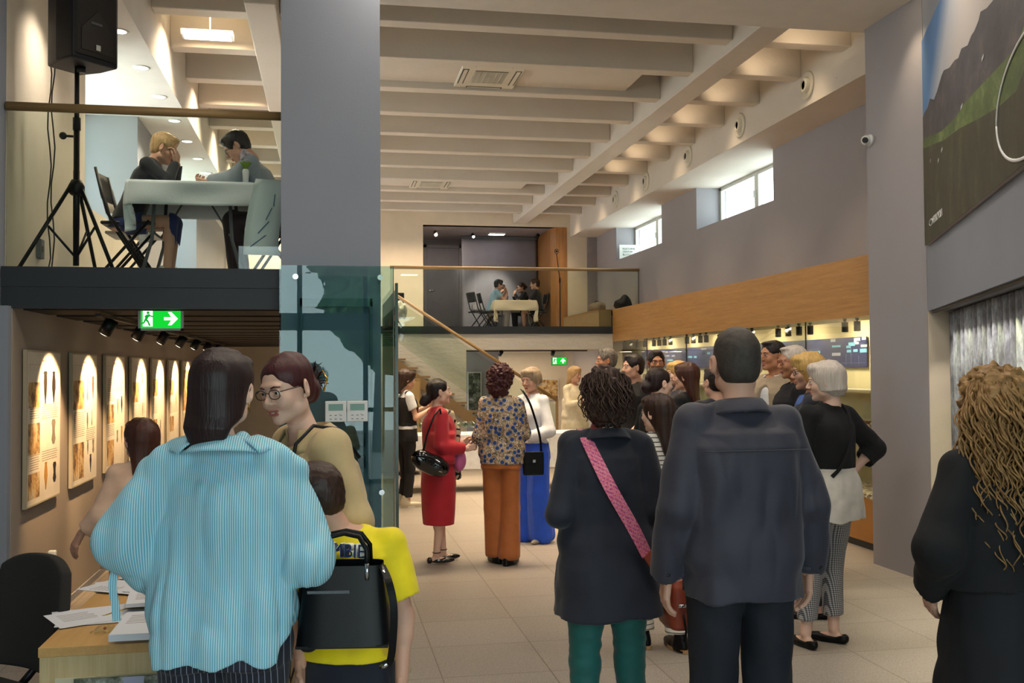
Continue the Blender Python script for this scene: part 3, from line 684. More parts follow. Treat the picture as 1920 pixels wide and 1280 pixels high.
# left side, ground level
W('wall_left', (-2.1, 6.34, 0), (-1.844, 16.4, 2.06), 'wall_taupe')
W('wall_left_return', (-4, 6.28, 0), (-1.85, 6.42, 2.055), 'wall_grey')
W('wall_left_upper_return', (-4, 6.28, 2.055), (-1.912, 6.42, 4.55), 'wall_grey')
W('wall_left_front', (-4.1, -3, 0), (-3.4, 6.28, 4.55), 'wall_lilac')
W('wall_back_low', (-1.85, 16.4, 0), (.3, 16.6, 2.1), 'wall_cream')
W('baseboard_left', (-1.846, 6.36, 0), (-1.834, 16.4, .05), 'wall_lilac')
# near gallery floor, fascia, black ceiling with battens
W('floor_gallery', (-2.6, 6.36, 2.16), (.3, 16.56, 2.29), 'wall_lilac')
W('trim_1', (-1.906, 6.33, 2.172), (.3, 6.36, 2.292), 'steel_dark'); W('trim_2', (-1.906, 6.335, 2.042), (.3, 6.37, 2.168), 'steel_dark')
W('ceiling_gallery', (-1.9, 6.37, 2.1), (.3, 16.5, 2.16), 'slat_black')
y = 6.45
for i in range(13): W('trim_%d' % (3+i), (-1.844, y, 2.052), (.3, y+.022, 2.1), 'batten'); W('trim_%d' % (20+i), (-1.844, y+.1, 2.045), (.3, y+.66, 2.1), 'slat_black'); y += .76
# left upper wall with deep window bays
W('wall_left_upper', (-2.6, 6.42, 2.29), (-1.91, 8.39, 4.262), 'wall_cream'); W('wall_left_mid', (-2.6, 10.6, 2.29), (-1.91, 12.76, 4.262), 'wall_lilac')
W('wall_left_low_a', (-2.6, 8.39, 2.29), (-1.91, 10.6, 3.0), 'wall_cream'); W('wall_left_low_b', (-2.6, 12.76, 2.29), (-1.91, 15.2, 3.0), 'wall_lilac'); W('wall_left_far', (-2.6, 15.2, 2.29), (-1.91, 19.4, 4.262), 'wall_lilac')
W('ceiling_soffit_left', (-2.7, 6.42, 4.262), (-1.42, 19.4, 5.05), 'white_paint')
def window(name, x, y0, y1, z0, z1, n, inward=1):
    b = B(); t = .05
    for a, c in (((y0, z0), (y1, z0+t)), ((y0, z1-t), (y1, z1)), ((y0, z0), (y0+t, z1)), ((y1-t, z0), (y1, z1))): b.box((x-.03, a[0], a[1]), (x+.03, c[0], c[1]))
    for i in range(1, n):
        yy = y0+(y1-y0)*i/n; b.box((x-.035, yy-.06, z0), (x+.035, yy+.06, z1))
    o = struct(b.build(name, MATS['frame_white'], bevel=.004)); g = B().box((x-.004, y0+t, z0+t), (x+.004, y1-t, z1-t)).build('window_pane', MATS['glass_clear'], o)
    for i in range(1, n):
        yy = y0+(y1-y0)*i/n; B().box((x-.06*inward-.01, yy-.012, (z0+z1)/2-.05), (x-.035*inward, yy+.012, (z0+z1)/2+.05)).build('window_handle', MATS['frame_white'], o)
    return o
window('window_1', -2.5, 8.39, 10.6, 3.0, 4.26, 2, -1); window('window_2', -2.5, 12.76, 15.2, 3.0, 4.26, 2, -1)
# column
W('column', (-.284, 6.2, 0), (.318, 6.75, 4.98), 'wall_grey')
# ceilings, beams and ribs
W('ceiling_front', (-4, -3, 4.55), (6.6, 7.85, 5.05), 'white_paint'); W('ceiling', (-2.7, 7.85, 5.05), (6.6, 22.2, 5.2), 'white_concrete')
W('beam_main', (3.61, 7.85, 4.55), (3.88, 19.4, 5.06), 'white_concrete', bevel=.01); W('beam_left', (-.64, 7.85, 4.5), (-.4, 19.4, 5.06), 'white_concrete', bevel=.01)
W('beam_right', (4.775, 7.77, 4.306), (6.2, 19.4, 5.06), 'white_concrete')
y = 8.43
for i in range(11):
    for a, c in ((-1.42, -.64), (-.4, 3.61), (3.88, 4.775)): W('ceiling_rib', (a, y, 4.63), (c, y+.17, 5.06), 'white_concrete', bevel=.008)
    y += 1.0
W('ceiling_infill_a', (.0, 9.6, 4.70), (3.2, 10.43, 4.78), 'white_concrete'); W('ceiling_infill_b', (.0, 15.6, 4.70), (3.2, 16.43, 4.78), 'white_concrete')
# right side
W('pillar_right', (4.525, 6.936, 0), (5.7, 7.77, 4.55), 'wall_lilac')
W('wall_right', (5.317, 7.77, 2.6), (5.78, 19.4, 3.69), 'wall_lilac')
for i, (a, c) in enumerate(((7.77, 11.264), (13.83, 15.386), (17.97, 19.4))): W('wall_right_pier_%d' % i, (5.317, a, 3.69), (5.78, c, 4.306), 'wall_lilac')
window('window_3', 5.71, 11.264, 13.83, 3.69, 4.306, 2); window('window_4', 5.71, 15.386, 17.97, 3.69, 4.306, 2)
W('wall_right_low', (5.317, 7.77, 0), (5.5, 19.4, 2.6), 'case_cream')
# mural wall (turned about the crease)
MW = Matrix.Translation((4.528, 6.936, 0)) @ Matrix(((.428, .904, 0, 0), (.904, -.428, 0, 0), (0, 0, 1, 0), (0, 0, 0, 1)))   # x: along the wall, y: outwards
def mbox(a, b, bb=None): return (bb or B()).box(a, b, MW)
struct(mbox((-4.3, 0, 2.083), (.0, .5, 4.55)).build('wall_mural', MATS['wall_grey']))
struct(mbox((-4.3, .2, 0), (-.0, .5, 2.083)).build('wall_mural_low', MATS['wall_lilac']))
struct(mbox((-.012, -.0, 0), (.012, .22, 2.083)).build('wall_niche_jamb', MATS['wall_cream']))
W('wall_right_front', (5.0, -3, 0), (5.3, 6.9, 4.55), 'wall_lilac')
# far end
W('trim_40', (.36, 16.52, 2.261), (4.82, 16.57, 2.385), 'steel_dark'); W('floor_gallery_far', (.36, 16.57, 2.2), (5.317, 22.2, 2.38), 'wall_lilac')
W('wall_far_header', (.3, 16.56, 1.997), (4.82, 16.75, 2.26), 'roughcast_white'); W('wall_far_low', (.3, 16.56, 0), (2.27, 16.75, 1.997), 'roughcast_white')
W('wall_under_back', (.3, 19.4, 0), (5.5, 19.6, 2.2), 'wall_cream'); W('wall_under_right', (4.82, 16.6, 0), (5.0, 19.4, 2.2), 'wall_taupe')
W('wall_far_left', (-2.7, 19.4, 2.3), (1.82, 19.6, 5.06), 'wall_cream'); W('wall_far_top', (1.82, 19.4, 4.5), (4.71, 19.6, 5.06), 'wall_cream'); W('wall_far_right', (4.71, 19.4, 2.3), (5.78, 19.6, 4.9), 'wall_cream')
W('wall_far_strip', (5.12, 19.34, 2.38), (5.317, 19.41, 4.3), 'alcove_grey')
W('wall_alcove_back', (1.6, 21.6, 2.3), (5.0, 21.75, 4.6), 'alcove_grey'); W('wall_alcove_left', (1.72, 19.6, 2.3), (1.82, 21.6, 4.6), 'alcove_grey'); W('ceiling_alcove', (1.6, 19.42, 4.5), (5, 21.7, 4.62), 'alcove_grey')
b = B(); b.prism([(4.50, 21.6), (4.44, 21.6), (4.42, 19.62), (4.48, 19.39), (4.71, 19.39), (4.71, 19.6), (4.56, 19.62)], 2.38, 4.499); struct(b.build('wall_alcove_wood', MATS['oak_z']))
# entrance front behind the camera: glazed, daylight comes in here
W('wall_front_left', (-4, -2.7, 0), (-1.4, -2.5, 4.55), 'wall_lilac'); W('wall_front_right', (3.8, -2.7, 0), (6.6, -2.5, 4.55), 'wall_lilac'); W('wall_front_top', (-1.4, -2.7, 3.6), (3.8, -2.5, 4.55), 'wall_lilac')
b = B()
for x in (-1.4, -.45, .5, 1.45, 2.4, 3.35, 3.74): b.box((x, -2.64, 0), (x+.07, -2.56, 3.6))
for z in (0, 1.05, 2.25, 3.54): b.box((-1.4, -2.635, z), (3.8, -2.565, z+.06 if z != 2.25 else z+.25))
struct(b.build('door_1', MATS['black_metal'])); struct(B().box((-1.4, -2.605, 0), (3.8, -2.597, 3.6)).build('window_5', MATS['glass_clear']))
# outside the entrance: paving and two trees, mirrored in the glass by the column
W('ground_outside', (-12, -16, -.15), (14, -2.7, -.02), 'floor_tile')
n = N('foliage'); MATS['foliage'] = n.bsdf(n.ramp(n.noise(12, detail=5), [(.35, '#1d3316'), (.6, '#4e7a35'), (.75, '#8fb35c')]), .7)
def tree(x, y, hh, lab):
    t = thing('tree', lab, 'tree', (x, y, -.02)); B().tube([(0, 0, 0), (.05, 0, hh*.4), (0, .1, hh*.7)], [.13, .1, .05]).build('trunk', M('bark', '#4a3b2e', .9), t)
    v = Vol(.09); rr = random.Random(int(x*10))
    for i in range(16): v.ell((rr.uniform(-1, 1), rr.uniform(-.8, .8), hh*.45+rr.uniform(0, hh*.5)), rr.uniform(.45, .8), .1)
    v.warp(.22, (3, 3, 3), 1).warp(.15, (7, 7, 7), 2); npobj('crown', v.mesh(), MATS['foliage'], t)
tree(1.0, -8.5, 4.6, 'leafy green tree outside the glazed entrance, the nearer one'); tree(4.6, -9.5, 4.2, 'leafy green tree outside the entrance, standing further right')
# ---------------------------------------------------------------- balustrades, column fittings
def balustrade(lab, x0, x1, y, z0, zr, r=.024, splits=2, post=False):
    t = thing('glass_balustrade', lab, 'balustrade', (x0, y, z0)); L = x1-x0
    for i in range(splits): B().box((i*L/splits+.005, -.008, .0), ((i+1)*L/splits-.005, .008, zr-z0-.01)).build('glass_pane', MATS['glass_clear'], t)
    B().tube([(0, 0, zr-z0), (L, 0, zr-z0)], r, 14).build('handrail', MATS['rail_wood'], t)
    return t
balustrade('near clear glass balustrade with round wooden handrail on dark gallery edge at left', -1.905, -.29, 6.40, 2.292, 3.265, .027, 1)
t = balustrade('far clear glass balustrade with wooden handrail above the staircase hall', 1.0, 5.30, 16.55, 2.386, 3.365, .028, 3)
B().box((4.28, -.01, 0), (4.295, .01, .97)).build('end_trim', MATS['steel_grey'], t)
t = thing('glass_cover_panel', 'large blue-tinted glass panel fixed in front of grey column', 'glass panel', (0, 6.12, .04))
B().box((-.29, -.006, 0), (.388, .006, 2.255)).build('glass_pane', MATS['glass_column'], t)
B().box((.3885, -.007, 0), (.393, .007, 2.255)).build('glass_edge', MATS['glass_edge'], t)
for x, z in ((-.195, 2.185), (.31, 2.185), (-.195, .88), (.315, .88), (-.195, .1), (.315, .1)):
    B().cyl((x, -.022, z), (x, .078, z), .011).cyl((x, -.026, z), (x, -.006, z), .0165).build('standoff', MATS['chrome'], t)
t = thing('glass_partition', 'narrow glass partition seen edge-on right beside the column', 'glass partition', (.415, 6.2, 0))
B().box((-.008, 0, 0.01), (.008, 1.5, 2.2)).build('glass_pane', MATS['glass_green'], t); B().box((-.009, -.006, .01), (.009, -.001, 2.2)).build('glass_edge', MATS['glass_edge'], t)
for i, (x, lab) in enumerate(((.0415, 'left white wall thermostat with green display on column glass'), (.170, 'right white wall thermostat with green display on column glass'))):
    t = thing('thermostat', lab, 'thermostat', (x, 6.108, 1.414), group='thermostats on the column')
    B().box((-.0625, -.022, -.0625), (.0625, 0, .0625)).build('housing', M('thermo_white', '#dfe3e3', .4, bstr=0), t, bevel=.004)
    B().box((-.043, -.0235, .006), (.043, -.0225, .045)).build('display', M('lcd_green', '#6f9a90', .3, bstr=0), t)
    b = B()
    for q in range(3):
        for w_ in range(2): b.box((-.036+q*.03, -.024, -.047+w_*.022), (-.024+q*.03, -.0222, -.043+w_*.022))
    b.box((.02, -.024, -.02), (.023, -.0222, -.014)); b.build('buttons', M('mark_grey', '#5d6870', .5, bstr=0), t)
for z, lab in ((1.235, 'upper dark horizontal control box behind the column glass'), (1.10, 'lower dark horizontal control box behind the column glass')):
    t = thing('control_box', lab, 'control box', (.16, 6.195, z), group='dark control boxes'); B().box((-.085, -.03, -.042), (.06, .004, .042)).build('box_body', M('ctl_dark', '#1c2a33', .3, bstr=0), t, bevel=.006); B().box((-.06, -.032, -.01), (.04, -.029, .012)).build('window_strip', MATS['black_plastic'], t)
B().box((-.17, -.012, .02), (-.155, .03, 2.1)).box((.25, -.012, .02), (.265, .03, 2.1)).box((-.17, -.012, 2.05), (.265, .03, 2.1)).build('back_frame', M('frame_bluegrey', '#5b7076', .5, bstr=0), None).location = (0, 6.165, 0)
tag(bpy.data.objects['back_frame'], 'slim blue-grey metal frame on column behind glass', 'frame')
# ---------------------------------------------------------------- exit signs
def exit_sign(lab, loc, w_, h_, arrow, name='exit_sign'):
    t = thing(name, lab, 'exit sign', loc); B().box((-w_/2, 0, 0), (w_/2, .02, h_)).build('sign_panel', glow('exit_green', '#12c832', 1.0), t)
    B().box((-w_/2-.012, -.002, -.014), (-w_/2+.004, .022, h_)).box((w_/2-.004, -.002, -.014), (w_/2+.012, .022, h_)).box((-w_/2-.012, -.002, -.014), (w_/2+.012, .022, .0)).build('sign_frame', M('sign_clear', '#aab4b2', .3, bstr=0), t)
    wm = glow('exit_white', '#ffffff', 1.1); k = h_/.12
    def q(x, z): return (x*k, z*k)
    B().prism([q(-.11, .012), q(-.05, .012), q(-.05, .112), q(-.11, .112)], -.0025, -.0005, 'XZ').build('door_mark', wm, t)
    b = B(); g = -.0045
    for p in ([(-.085, .088), (-.066, .092), (-.066, .078), (-.077, .07), (-.088, .045), (-.098, .06)], [(-.098, .06), (-.09, .05), (-.102, .03), (-.125, .028), (-.125, .036), (-.107, .038)], [(-.088, .06), (-.076, .05), (-.062, .018), (-.072, .015), (-.082, .04), (-.094, .05)],
              [(-.1, .075), (-.088, .088), (-.066, .088), (-.066, .08), (-.085, .08), (-.095, .068)], [(-.07, .086), (-.045, .078), (-.046, .07), (-.07, .077)]):
        b.prism([q(*c) for c in p], g, g+.0015, 'XZ')
    b.tube([(-.078*k, g, .1*k), (-.078*k, g+.001, .1*k)], .009*k, 12); b.build('running_figure', glow('exit_green2', '#0aa82a', .9), t)
    if arrow == 'R': pts = [(.03, .055), (.075, .055), (.052, .1), (.07, .1), (.105, .063), (.07, .024), (.052, .024), (.075, .07-.03), (.03, .04+.002)]; pts = [(.02, .072), (.064, .072), (.044, .104), (.066, .104), (.106, .062), (.066, .02), (.044, .02), (.064, .052), (.02, .052)]
    else: pts = [(.05, .02), (.05, .06), (.022, .045), (.022, .066), (.062, .105), (.102, .066), (.102, .045), (.074, .06), (.074, .02)]
    B().prism([q(*c) for c in pts], -.0025, -.0005, 'XZ').build('arrow_mark', wm, t)
    return t
exit_sign('green running-man exit sign with right arrow below the near gallery', (-1.045, 6.6, 1.935), .25, .118, 'R')
t = exit_sign('green running-man exit sign with upward arrow in the far room', (4.09, 17.5, 1.74), .27, .13, 'U'); B().box((-.1, .005, .13), (.1, .015, .258)).build('mounting_plate', MATS['frame_white'], t)
# ---------------------------------------------------------------- tracks, spotlights
def spotlight(lab, loc, tgt, lamp=None, group=None, r=.036, L=.11, drop=.05, mount='ceiling'):
    t = thing('spotlight', lab, 'spotlight', loc, group=group); d = (Vector(tgt)-Vector(loc)); d.normalize(); c = Vector((0, 0, -drop))
    B().tube([(0, 0, .0), c], .008, 8).cyl((0, 0, -.02), (0, 0, .0), .018).build('bracket', MATS['black_metal'], t)
    b = B(); b.tube([c-d*L*.45, c+d*L*.55], r, 18); b.build('lamp_head', MATS['black_metal'], t)
    B().cyl(c+d*(L*.55+.001), c+d*(L*.55+.003), r*.8).build('lens', glow('lens_on', '#fff0d0', 12) if lamp else M('lens_off', '#3a3632', .2, bstr=0), t)
    if lamp: spot('spot_lamp', Vector(loc)+c+d*(L*.55+.02), tgt, lamp[0], lamp[1], lamp[2], .5, .02)
    return t
t = thing('light_track', 'long black light track along the left wall under the gallery', 'light track', (-1.42, 6.6, 2.03)); B().box((-.018, 0, -.02), (.018, 7.6, .0)).build('rail', MATS['black_metal'], t)
AMB = (1.0, .66, .34)
for i in range(7):
    y = 6.95+1.095*i
    spotlight('%s black spotlight on the left gallery track, aimed at a poster' % ('nearest', 'second', 'third', 'fourth', 'fifth', 'sixth', 'farthest')[i], (-1.42, y-.05, 2.01), (-1.844, y+.1, 1.35), (105, AMB, 74), 'gallery track spotlights', .042, .1)
# ---------------------------------------------------------------- poster panels on the left wall
def vase(kind):
    return dict(a=[(.012, 0), (.012, .02), (.03, .07), (.042, .14), (.034, .19), (.05, .2), (.03, .212)], b=[(.01, 0), (.02, .04), (.045, .1), (.04, .15), (.025, .19), (.034, .21)],
                c=[(.008, 0), (.03, .03), (.02, .07), (.01, .12), (.012, .2)], d=[(.02, 0), (.045, .03), (.028, .07), (.03, .1), (.045, .13), (.03, .15)])[kind]
M('vase_black', '#241c18', .5, bstr=0); M('vase_ochre', '#b9822c', .5, bstr=0); M('vase_red', '#9a4f30', .5, bstr=0); M('vase_grey', '#7d6f60', .5, bstr=0); M('poster_paper', '#d8cfc0', .6, bstr=0); M('ink', '#8f8272', .7, bstr=0); M('poster_side', '#b3a68e', .7, bstr=0)
PL = ['first', 'second', 'third', 'fourth', 'fifth', 'sixth', 'seventh']
lay = [dict(ph=[(0, .35, .66, .84, 0), (0, .35, .33, .55, 0), (0, .35, .02, .2, 0)], va=[('a', .52, .68, 'vase_black', 1), ('b', .8, .68, 'vase_black', 1), ('d', .8, .37, 'vase_grey', 1.1), ('b', .55, .05, 'vase_ochre', .85), ('d', .84, .08, 'vase_black', .9)], tx=[(.05, .36, .57, .65), (.42, .95, .56, .67), (.05, .36, .22, .32), (.42, .95, .26, .33)]),
       dict(ph=[(0, .45, .6, .84, 0), (0, .22, .02, .32, 0), (.24, .45, .02, .32, 0)], va=[('c', .6, .66, 'vase_grey', 1), ('a', .85, .68, 'vase_red', .8), ('b', .6, .42, 'vase_grey', .6), ('c', .8, .44, 'vase_grey', .6), ('b', .62, .2, 'vase_grey', .5), ('d', .87, .2, 'vase_grey', .7), ('a', .75, .04, 'vase_black', .65)], tx=[(.05, .5, .36, .57), (.55, .95, .32, .42)]),
       dict(ph=[(.03, .42, .42, .6, 0), (.03, .4, .02, .26, 0)], va=[('a', .62, .5, 'vase_ochre', .6), ('b', .86, .5, 'vase_black', .7), ('d', .6, .22, 'vase_grey', .7), ('a', .86, .2, 'vase_ochre', .7)], tx=[(.05, .95, .72, .84), (.05, .45, .63, .7), (.05, .45, .29, .4)]),
       dict(ph=[(.03, .45, .58, .8, 0), (.03, .4, .1, .3, 0)], va=[('d', .7, .78, 'vase_red', .7), ('b', .75, .42, 'vase_grey', .6)], tx=[(.05, .95, .35, .55)]),
       dict(ph=[(.03, .45, .62, .82, 0), (.03, .4, .12, .34, 0)], va=[('c', .7, .7, 'vase_grey', .8), ('b', .7, .15, 'vase_grey', .7)], tx=[(.05, .45, .4, .58)]),
       dict(ph=[(.03, .45, .6, .8, 0), (.1, .5, .12, .32, 0)], va=[('a', .8, .78, 'vase_red', .6), ('b', .75, .45, 'vase_ochre', .7)], tx=[(.05, .95, .36, .5)]),
       dict(ph=[(.05, .95, .35, .93, 0)], va=[], tx=[(.05, .95, .08, .3)])]
traits = ['dark vases above orange excavation photos', 'red vase and a twin photo column below', 'text band above two dark vases', 'pale text and a single red pot', 'mostly white page with one tall photo', 'small ochre pots at right', 'one large orange photo']
for i, L_ in enumerate(lay):
    t = thing('exhibition_panel', '%s panel from the left end, with %s' % (PL[i], traits[i]), 'wall panel', (-1.844, 6.52+1.095*i, .826), group='exhibition panels on the left wall')
    Wd, Hh = .775, .975; B().box((0.008, 0, 0), (.032, Wd, Hh)).build('board', [MATS['poster_side']], t, bevel=.002)
    B().box((.0322, .012, .012), (.0328, Wd-.012, Hh-.012)).build('print_sheet', MATS['poster_paper'], t)
    def YZ(u, v_): return (.03+u*(Wd-.06), .03+v_*(Hh-.09))
    for (a, c, d, e, _) in L_['ph']:
        p, q = YZ(a, d), YZ(c, e); B().box((.033, p[0], p[1]), (.0336, q[0], q[1])).build('photo', MATS['earth_photo'], t)
    for (k, u, v_, m, sc) in L_['va']:
        p = YZ(u, v_); pr = vase(k); poly = [(p[0]+r*sc, p[1]+h_*sc) for r, h_ in pr]+[(p[0]-r*sc, p[1]+h_*sc) for r, h_ in pr[::-1]]
        B().prism(poly, .033, .0337, 'YZ').build('vessel_picture', MATS[m], t)
    b = B(); rr = random.Random(i)
    for (a, c, d, e) in L_['tx']:
        z = e
        while z > d:
            p = YZ(a, z); q = YZ(c-rr.uniform(0, .05), z); b.box((.033, p[0], p[1]), (.0335, q[0], p[1]+.005)); z -= .0165
    p = YZ(.42, .985); b.box((.033, p[0], p[1]), (.0335, p[0]+.12, p[1]+.013)); p = YZ(0, .965); b.box((.033, p[0], p[1]), (.0335, p[0]+.7, p[1]+.0015)); b.build('printed_text', MATS['ink'], t)
t = thing('banner', 'red banner beyond the last panel on the left wall', 'banner', (-1.84, 14.3, .8)); B().box((0, 0, 0), (.02, .5, 1.0)).build('banner_sheet', M('banner_red', '#a03a20', .7), t); B().cyl((.01, 0, 1.0), (.01, .5, 1.0), .012).build('hanging_rod', MATS['black_metal'], t)
# ---------------------------------------------------------------- ceiling equipment
def cassette(lab, x, y, w_=.64, d=.84, z=4.698):
    t = thing('air_conditioner', lab, 'air conditioner', (x, y, z), group='ceiling cassette units'); B().box((0, 0, -.035), (w_, d, 0)).build('face_plate', MATS['ac_white'], t, bevel=.012)
    b = B()
    for i in range(22): yy = d*.26+i*(d*.48/22); b.box((w_*.24, yy, -.043), (w_*.76, yy+.008, -.036))
    for i in range(7): xx = w_*.24+i*(w_*.52/6); b.box((xx-.002, d*.26, -.044), (xx+.002, d*.74, -.036))
    b.build('grille', MATS['ac_white'], t); B().box((w_*.235, d*.25, -.038), (w_*.765, d*.75, -.0355)).build('grille_backing', MATS['grille_dark'], t)
    for a, c in (((.2, .04), (.8, .1)), ((.2, .9), (.8, .96)), ((.03, .2), (.13, .8)), ((.87, .2), (.97, .8))):
        p = B().box((w_*a[0], d*a[1], -.0365), (w_*c[0], d*c[1], -.0352)).build('slot_frame', MATS['grille_dark'], t); B().box((w_*a[0]+.014, d*a[1]+.014, -.041), (w_*c[0]-.014, d*c[1]-.014, -.0366)).build('louvre', MATS['ac_white'], p)
    return t
cassette('nearer white ceiling cassette air conditioner between the ribs', 1.31, 9.62); cassette('farther white ceiling cassette air conditioner between the ribs', 1.31, 15.6)
for i, y in enumerate((9.30, 10.97, 12.69, 14.5, 16.14)):
    t = thing('round_vent', '%s round white jet vent on the right white beam' % ('nearest', 'second nearest', 'middle', 'second farthest', 'farthest')[i], 'vent', (4.775, y, 4.512), group='round vents on the beam')
    B().lathe([(.145, 0), (.145, -.012), (.128, -.02), (.118, -.012), (.1, -.02), (.085, -.012)], (0, 0, 0), 30, 'X', caps=False).build('vent_ring', MATS['ac_white'], t)
    B().lathe([(.085, -.012), (.07, -.045), (.05, -.055), (.046, -.04)], (0, 0, 0), 30, 'X', caps=False).build('nozzle', MATS['ac_white'], t); B().lathe([(.047, -.04), (.001, -.04)], (0, 0, 0), 24, 'X').build('nozzle_bore', MATS['grille_dark'], t)
for i, y in enumerate((7.0, 7.95, 8.88, 9.8, 10.72, 11.66, 12.6, 13.5)):
    t = thing('downlight', '%s round recessed downlight in the left soffit' % ('nearest', 'second', 'third', 'fourth', 'fifth', 'sixth', 'seventh', 'farthest')[i], 'downlight', (-1.57, y, 4.262), group='downlights in the left soffit')
    B().lathe([(.075, 0), (.072, -.006), (.055, -.006)], (0, 0, 0), 24, caps=False).build('trim_ring', MATS['frame_white'], t); B().lathe([(.056, -.004), (.001, -.0045)], (0, 0, 0), 20).build('lamp_disc', glow('disc_on', '#fff2dc', 9), t)
    if i % 2 == 0: spot('downlight_lamp', (-1.57, y, 4.24), (-1.6, y, 2), 55, NEUT, 120, .8, .05)
t = thing('strip_light', 'bright linear strip light on the ceiling above near gallery', 'strip light', (-1.03, 9.1, 4.62)); B().box((-.24, -.07, 0), (.2, .07, .05)).build('housing', MATS['frame_white'], t); B().box((-.22, -.06, -.004), (.18, .06, 0)).build('diffuser', glow('strip_on', '#f6f6ff', 10), t)
B().cyl((0, 0, .05), (0, 0, .43), .006).build('suspension_rod', MATS['frame_white'], t)
for i, y in enumerate((9.1, 10.1, 11.1, 12.1, 13.1, 14.1)): spot('beam_uplight_lamp', (4.2, y+.02, 4.58), (4.35, y+.42, 4.98), 4, WARM, 100, .9, .04)
spot('beam_uplight_lamp', (4.2, 8.02, 4.5), (4.3, 8.43, 4.8), 7, WARM, 110, .9, .04)
t = thing('dome_camera', 'white turret security camera on the grey pillar', 'security camera', (4.525, 7.70, 3.58)); B().lathe([(.05, 0), (.05, -.02), (.035, -.03)], (0, 0, 0), 22, 'X').build('mount', MATS['thermo_white'], t)
B().sphere((-.05, -.01, -.004), .042, 14).build('camera_ball', MATS['thermo_white'], t); B().cyl((-.07, -.035, -.01), (-.085, -.052, -.014), .024).build('lens', MATS['black_plastic'], t)
t = thing('downlight', 'warm downlight at the ceiling edge over the right pillar', 'downlight', tuple(MW @ Vector((-.05, -.22, 4.55)))); B().lathe([(.06, 0), (.05, -.006), (.001, -.005)], (0, 0, 0), 22).build('lamp_disc', glow('disc_warm', '#ffe2b0', 8), t)
spot('downlight_lamp', MW @ Vector((-.05, -.22, 4.52)), MW @ Vector((-.05, -.1, 2)), 26, WARM, 80, .9, .03)
# ---------------------------------------------------------------- mountain mural
def mural():
    t = thing('mural_canvas', 'large landscape canvas of dark mountain above green slope on right wall', 'mural', (0, 0, 0)); t.matrix_world = MW
    n = N('mural_sky'); x, y, z = n.sep(n.coord()); f = n.math('ADD', n.math('MULTIPLY', z, .35), n.math('MULTIPLY', x, -.2)); MATS['mural_sky'] = n.bsdf(n.ramp(n.math('SUBTRACT', n.math('ADD', z, n.math('MULTIPLY', x, .8)), 2.3), [(0, '#a9a39f'), (.55, '#a7acb4'), (1, '#4a78ad')]), .6)
    n = N('mural_rock'); a = n.noise(2.4, (1, 1, 1.6), 8, .7); MATS['mural_rock'] = n.bsdf(n.ramp(a, [(.3, '#2b2b33'), (.55, '#46454b'), (.72, '#6c625c')]), .6)
    n = N('mural_green'); a = n.noise(3.5, (1, 1, 1.4), 8, .75); MATS['mural_green'] = n.bsdf(n.ramp(a, [(.3, '#39462b'), (.5, '#4f6334'), (.7, '#7c8c58')]), .6)
    n = N('mural_forest'); a = n.noise(5, (1, 1, .6), 8, .75); MATS['mural_forest'] = n.bsdf(n.ramp(a, [(.3, '#23261b'), (.55, '#3a3a28'), (.75, '#5b5a45')]), .6)
    x1, x0, z0, z1 = -.152, -4.2, 2.572, 4.13
    B().box((x0, -.03, z0), (x1, -.001, z1)).build('canvas', MATS['mural_sky'], t, bevel=.002)
    def poly(name, pts, d, m): b = B(); b.prism([(a, c) for a, c in pts], -.03-d, -.029-d, 'XZ'); return b.build(name, MATS[m], t)
    MI = MW.inverted()
    def mp(x, y):
        d = MI.to_3x3() @ _ray(x, y); c = MI @ _C; q = c+d*(-c.y/d.y); return (min(q.x, x1), max(z0, min(z1, q.z)))
    sil = [mp(*c) for c in ((1735, 225), (1741, 212), (1748, 200), (1752, 184), (1760, 186), (1766, 170), (1775, 140), (1779, 131), (1790, 126), (1800, 112), (1807, 108), (1813, 90), (1825, 84), (1832, 66), (1838, 57), (1846, 38), (1850, 21), (1862, 14), (1874, 0))]
    grn = [mp(*c) for c in ((1738, 262), (1775, 245), (1800, 222), (1820, 192), (1845, 165), (1870, 140), (1900, 108), (1920, 88))]; fst = [mp(*c) for c in ((1738, 280), (1780, 262), (1810, 240), (1850, 220), (1885, 200), (1920, 170))]
    ext = lambda L_: [(x1, z0), (x1, L_[0][1])]+L_+[(x0, min(z1, L_[-1][1]+.35)), (x0, z0)]
    rock = ext(sil)
    poly('mountain', rock, .001, 'mural_rock')
    poly('green_slope', ext(grn), .002, 'mural_green')
    poly('forest', ext(fst), .003, 'mural_forest')
    b = B()
    for (u, v_, w_) in ((-1.0, 3.10, .05), (-.85, 3.06, .04), (-1.75, 3.2, .06), (-.5, 3.13, .02), (-2.4, 3.3, .05)): b.prism([(u, v_), (u-w_, v_+.012), (u-w_, v_+.03), (u, v_+.02)], -.0346, -.0336, 'XZ')
    b.build('small_houses', M('house_white', '#b9c0c6', .6, bstr=0), t)
    rl = mp(1883, 236); ra = .66; rc = (rl[0]-ra, rl[1])
    wm = M('mural_white', '#d7dadc', .5, bstr=0)
    B().tube([(rc[0]+ra*math.cos(a), -.036, rc[1]+.42*ra*math.sin(a)) for a in np.linspace(0, 2*math.pi, 49)], .009, 6, flat=.5).build('white_ring', wm, t)
    B().tube([(-.50+.07*math.cos(a), -.036, 2.70+.022*math.sin(a)) for a in np.linspace(0, 2*math.pi, 33)], .004, 6).build('ring_emblem', wm, t)
    o = textobj('NEKROPOLA', 'lettering', .075, wm, (0, 0, 0), (0, 0, 0), t); o.matrix_local = Matrix.Translation((-.78, -.0345, 2.70)) @ Matrix(((-1, 0, 0, 0), (0, 0, -1, 0), (0, 1, 0, 0), (0, 0, 0, 1)))
mural()
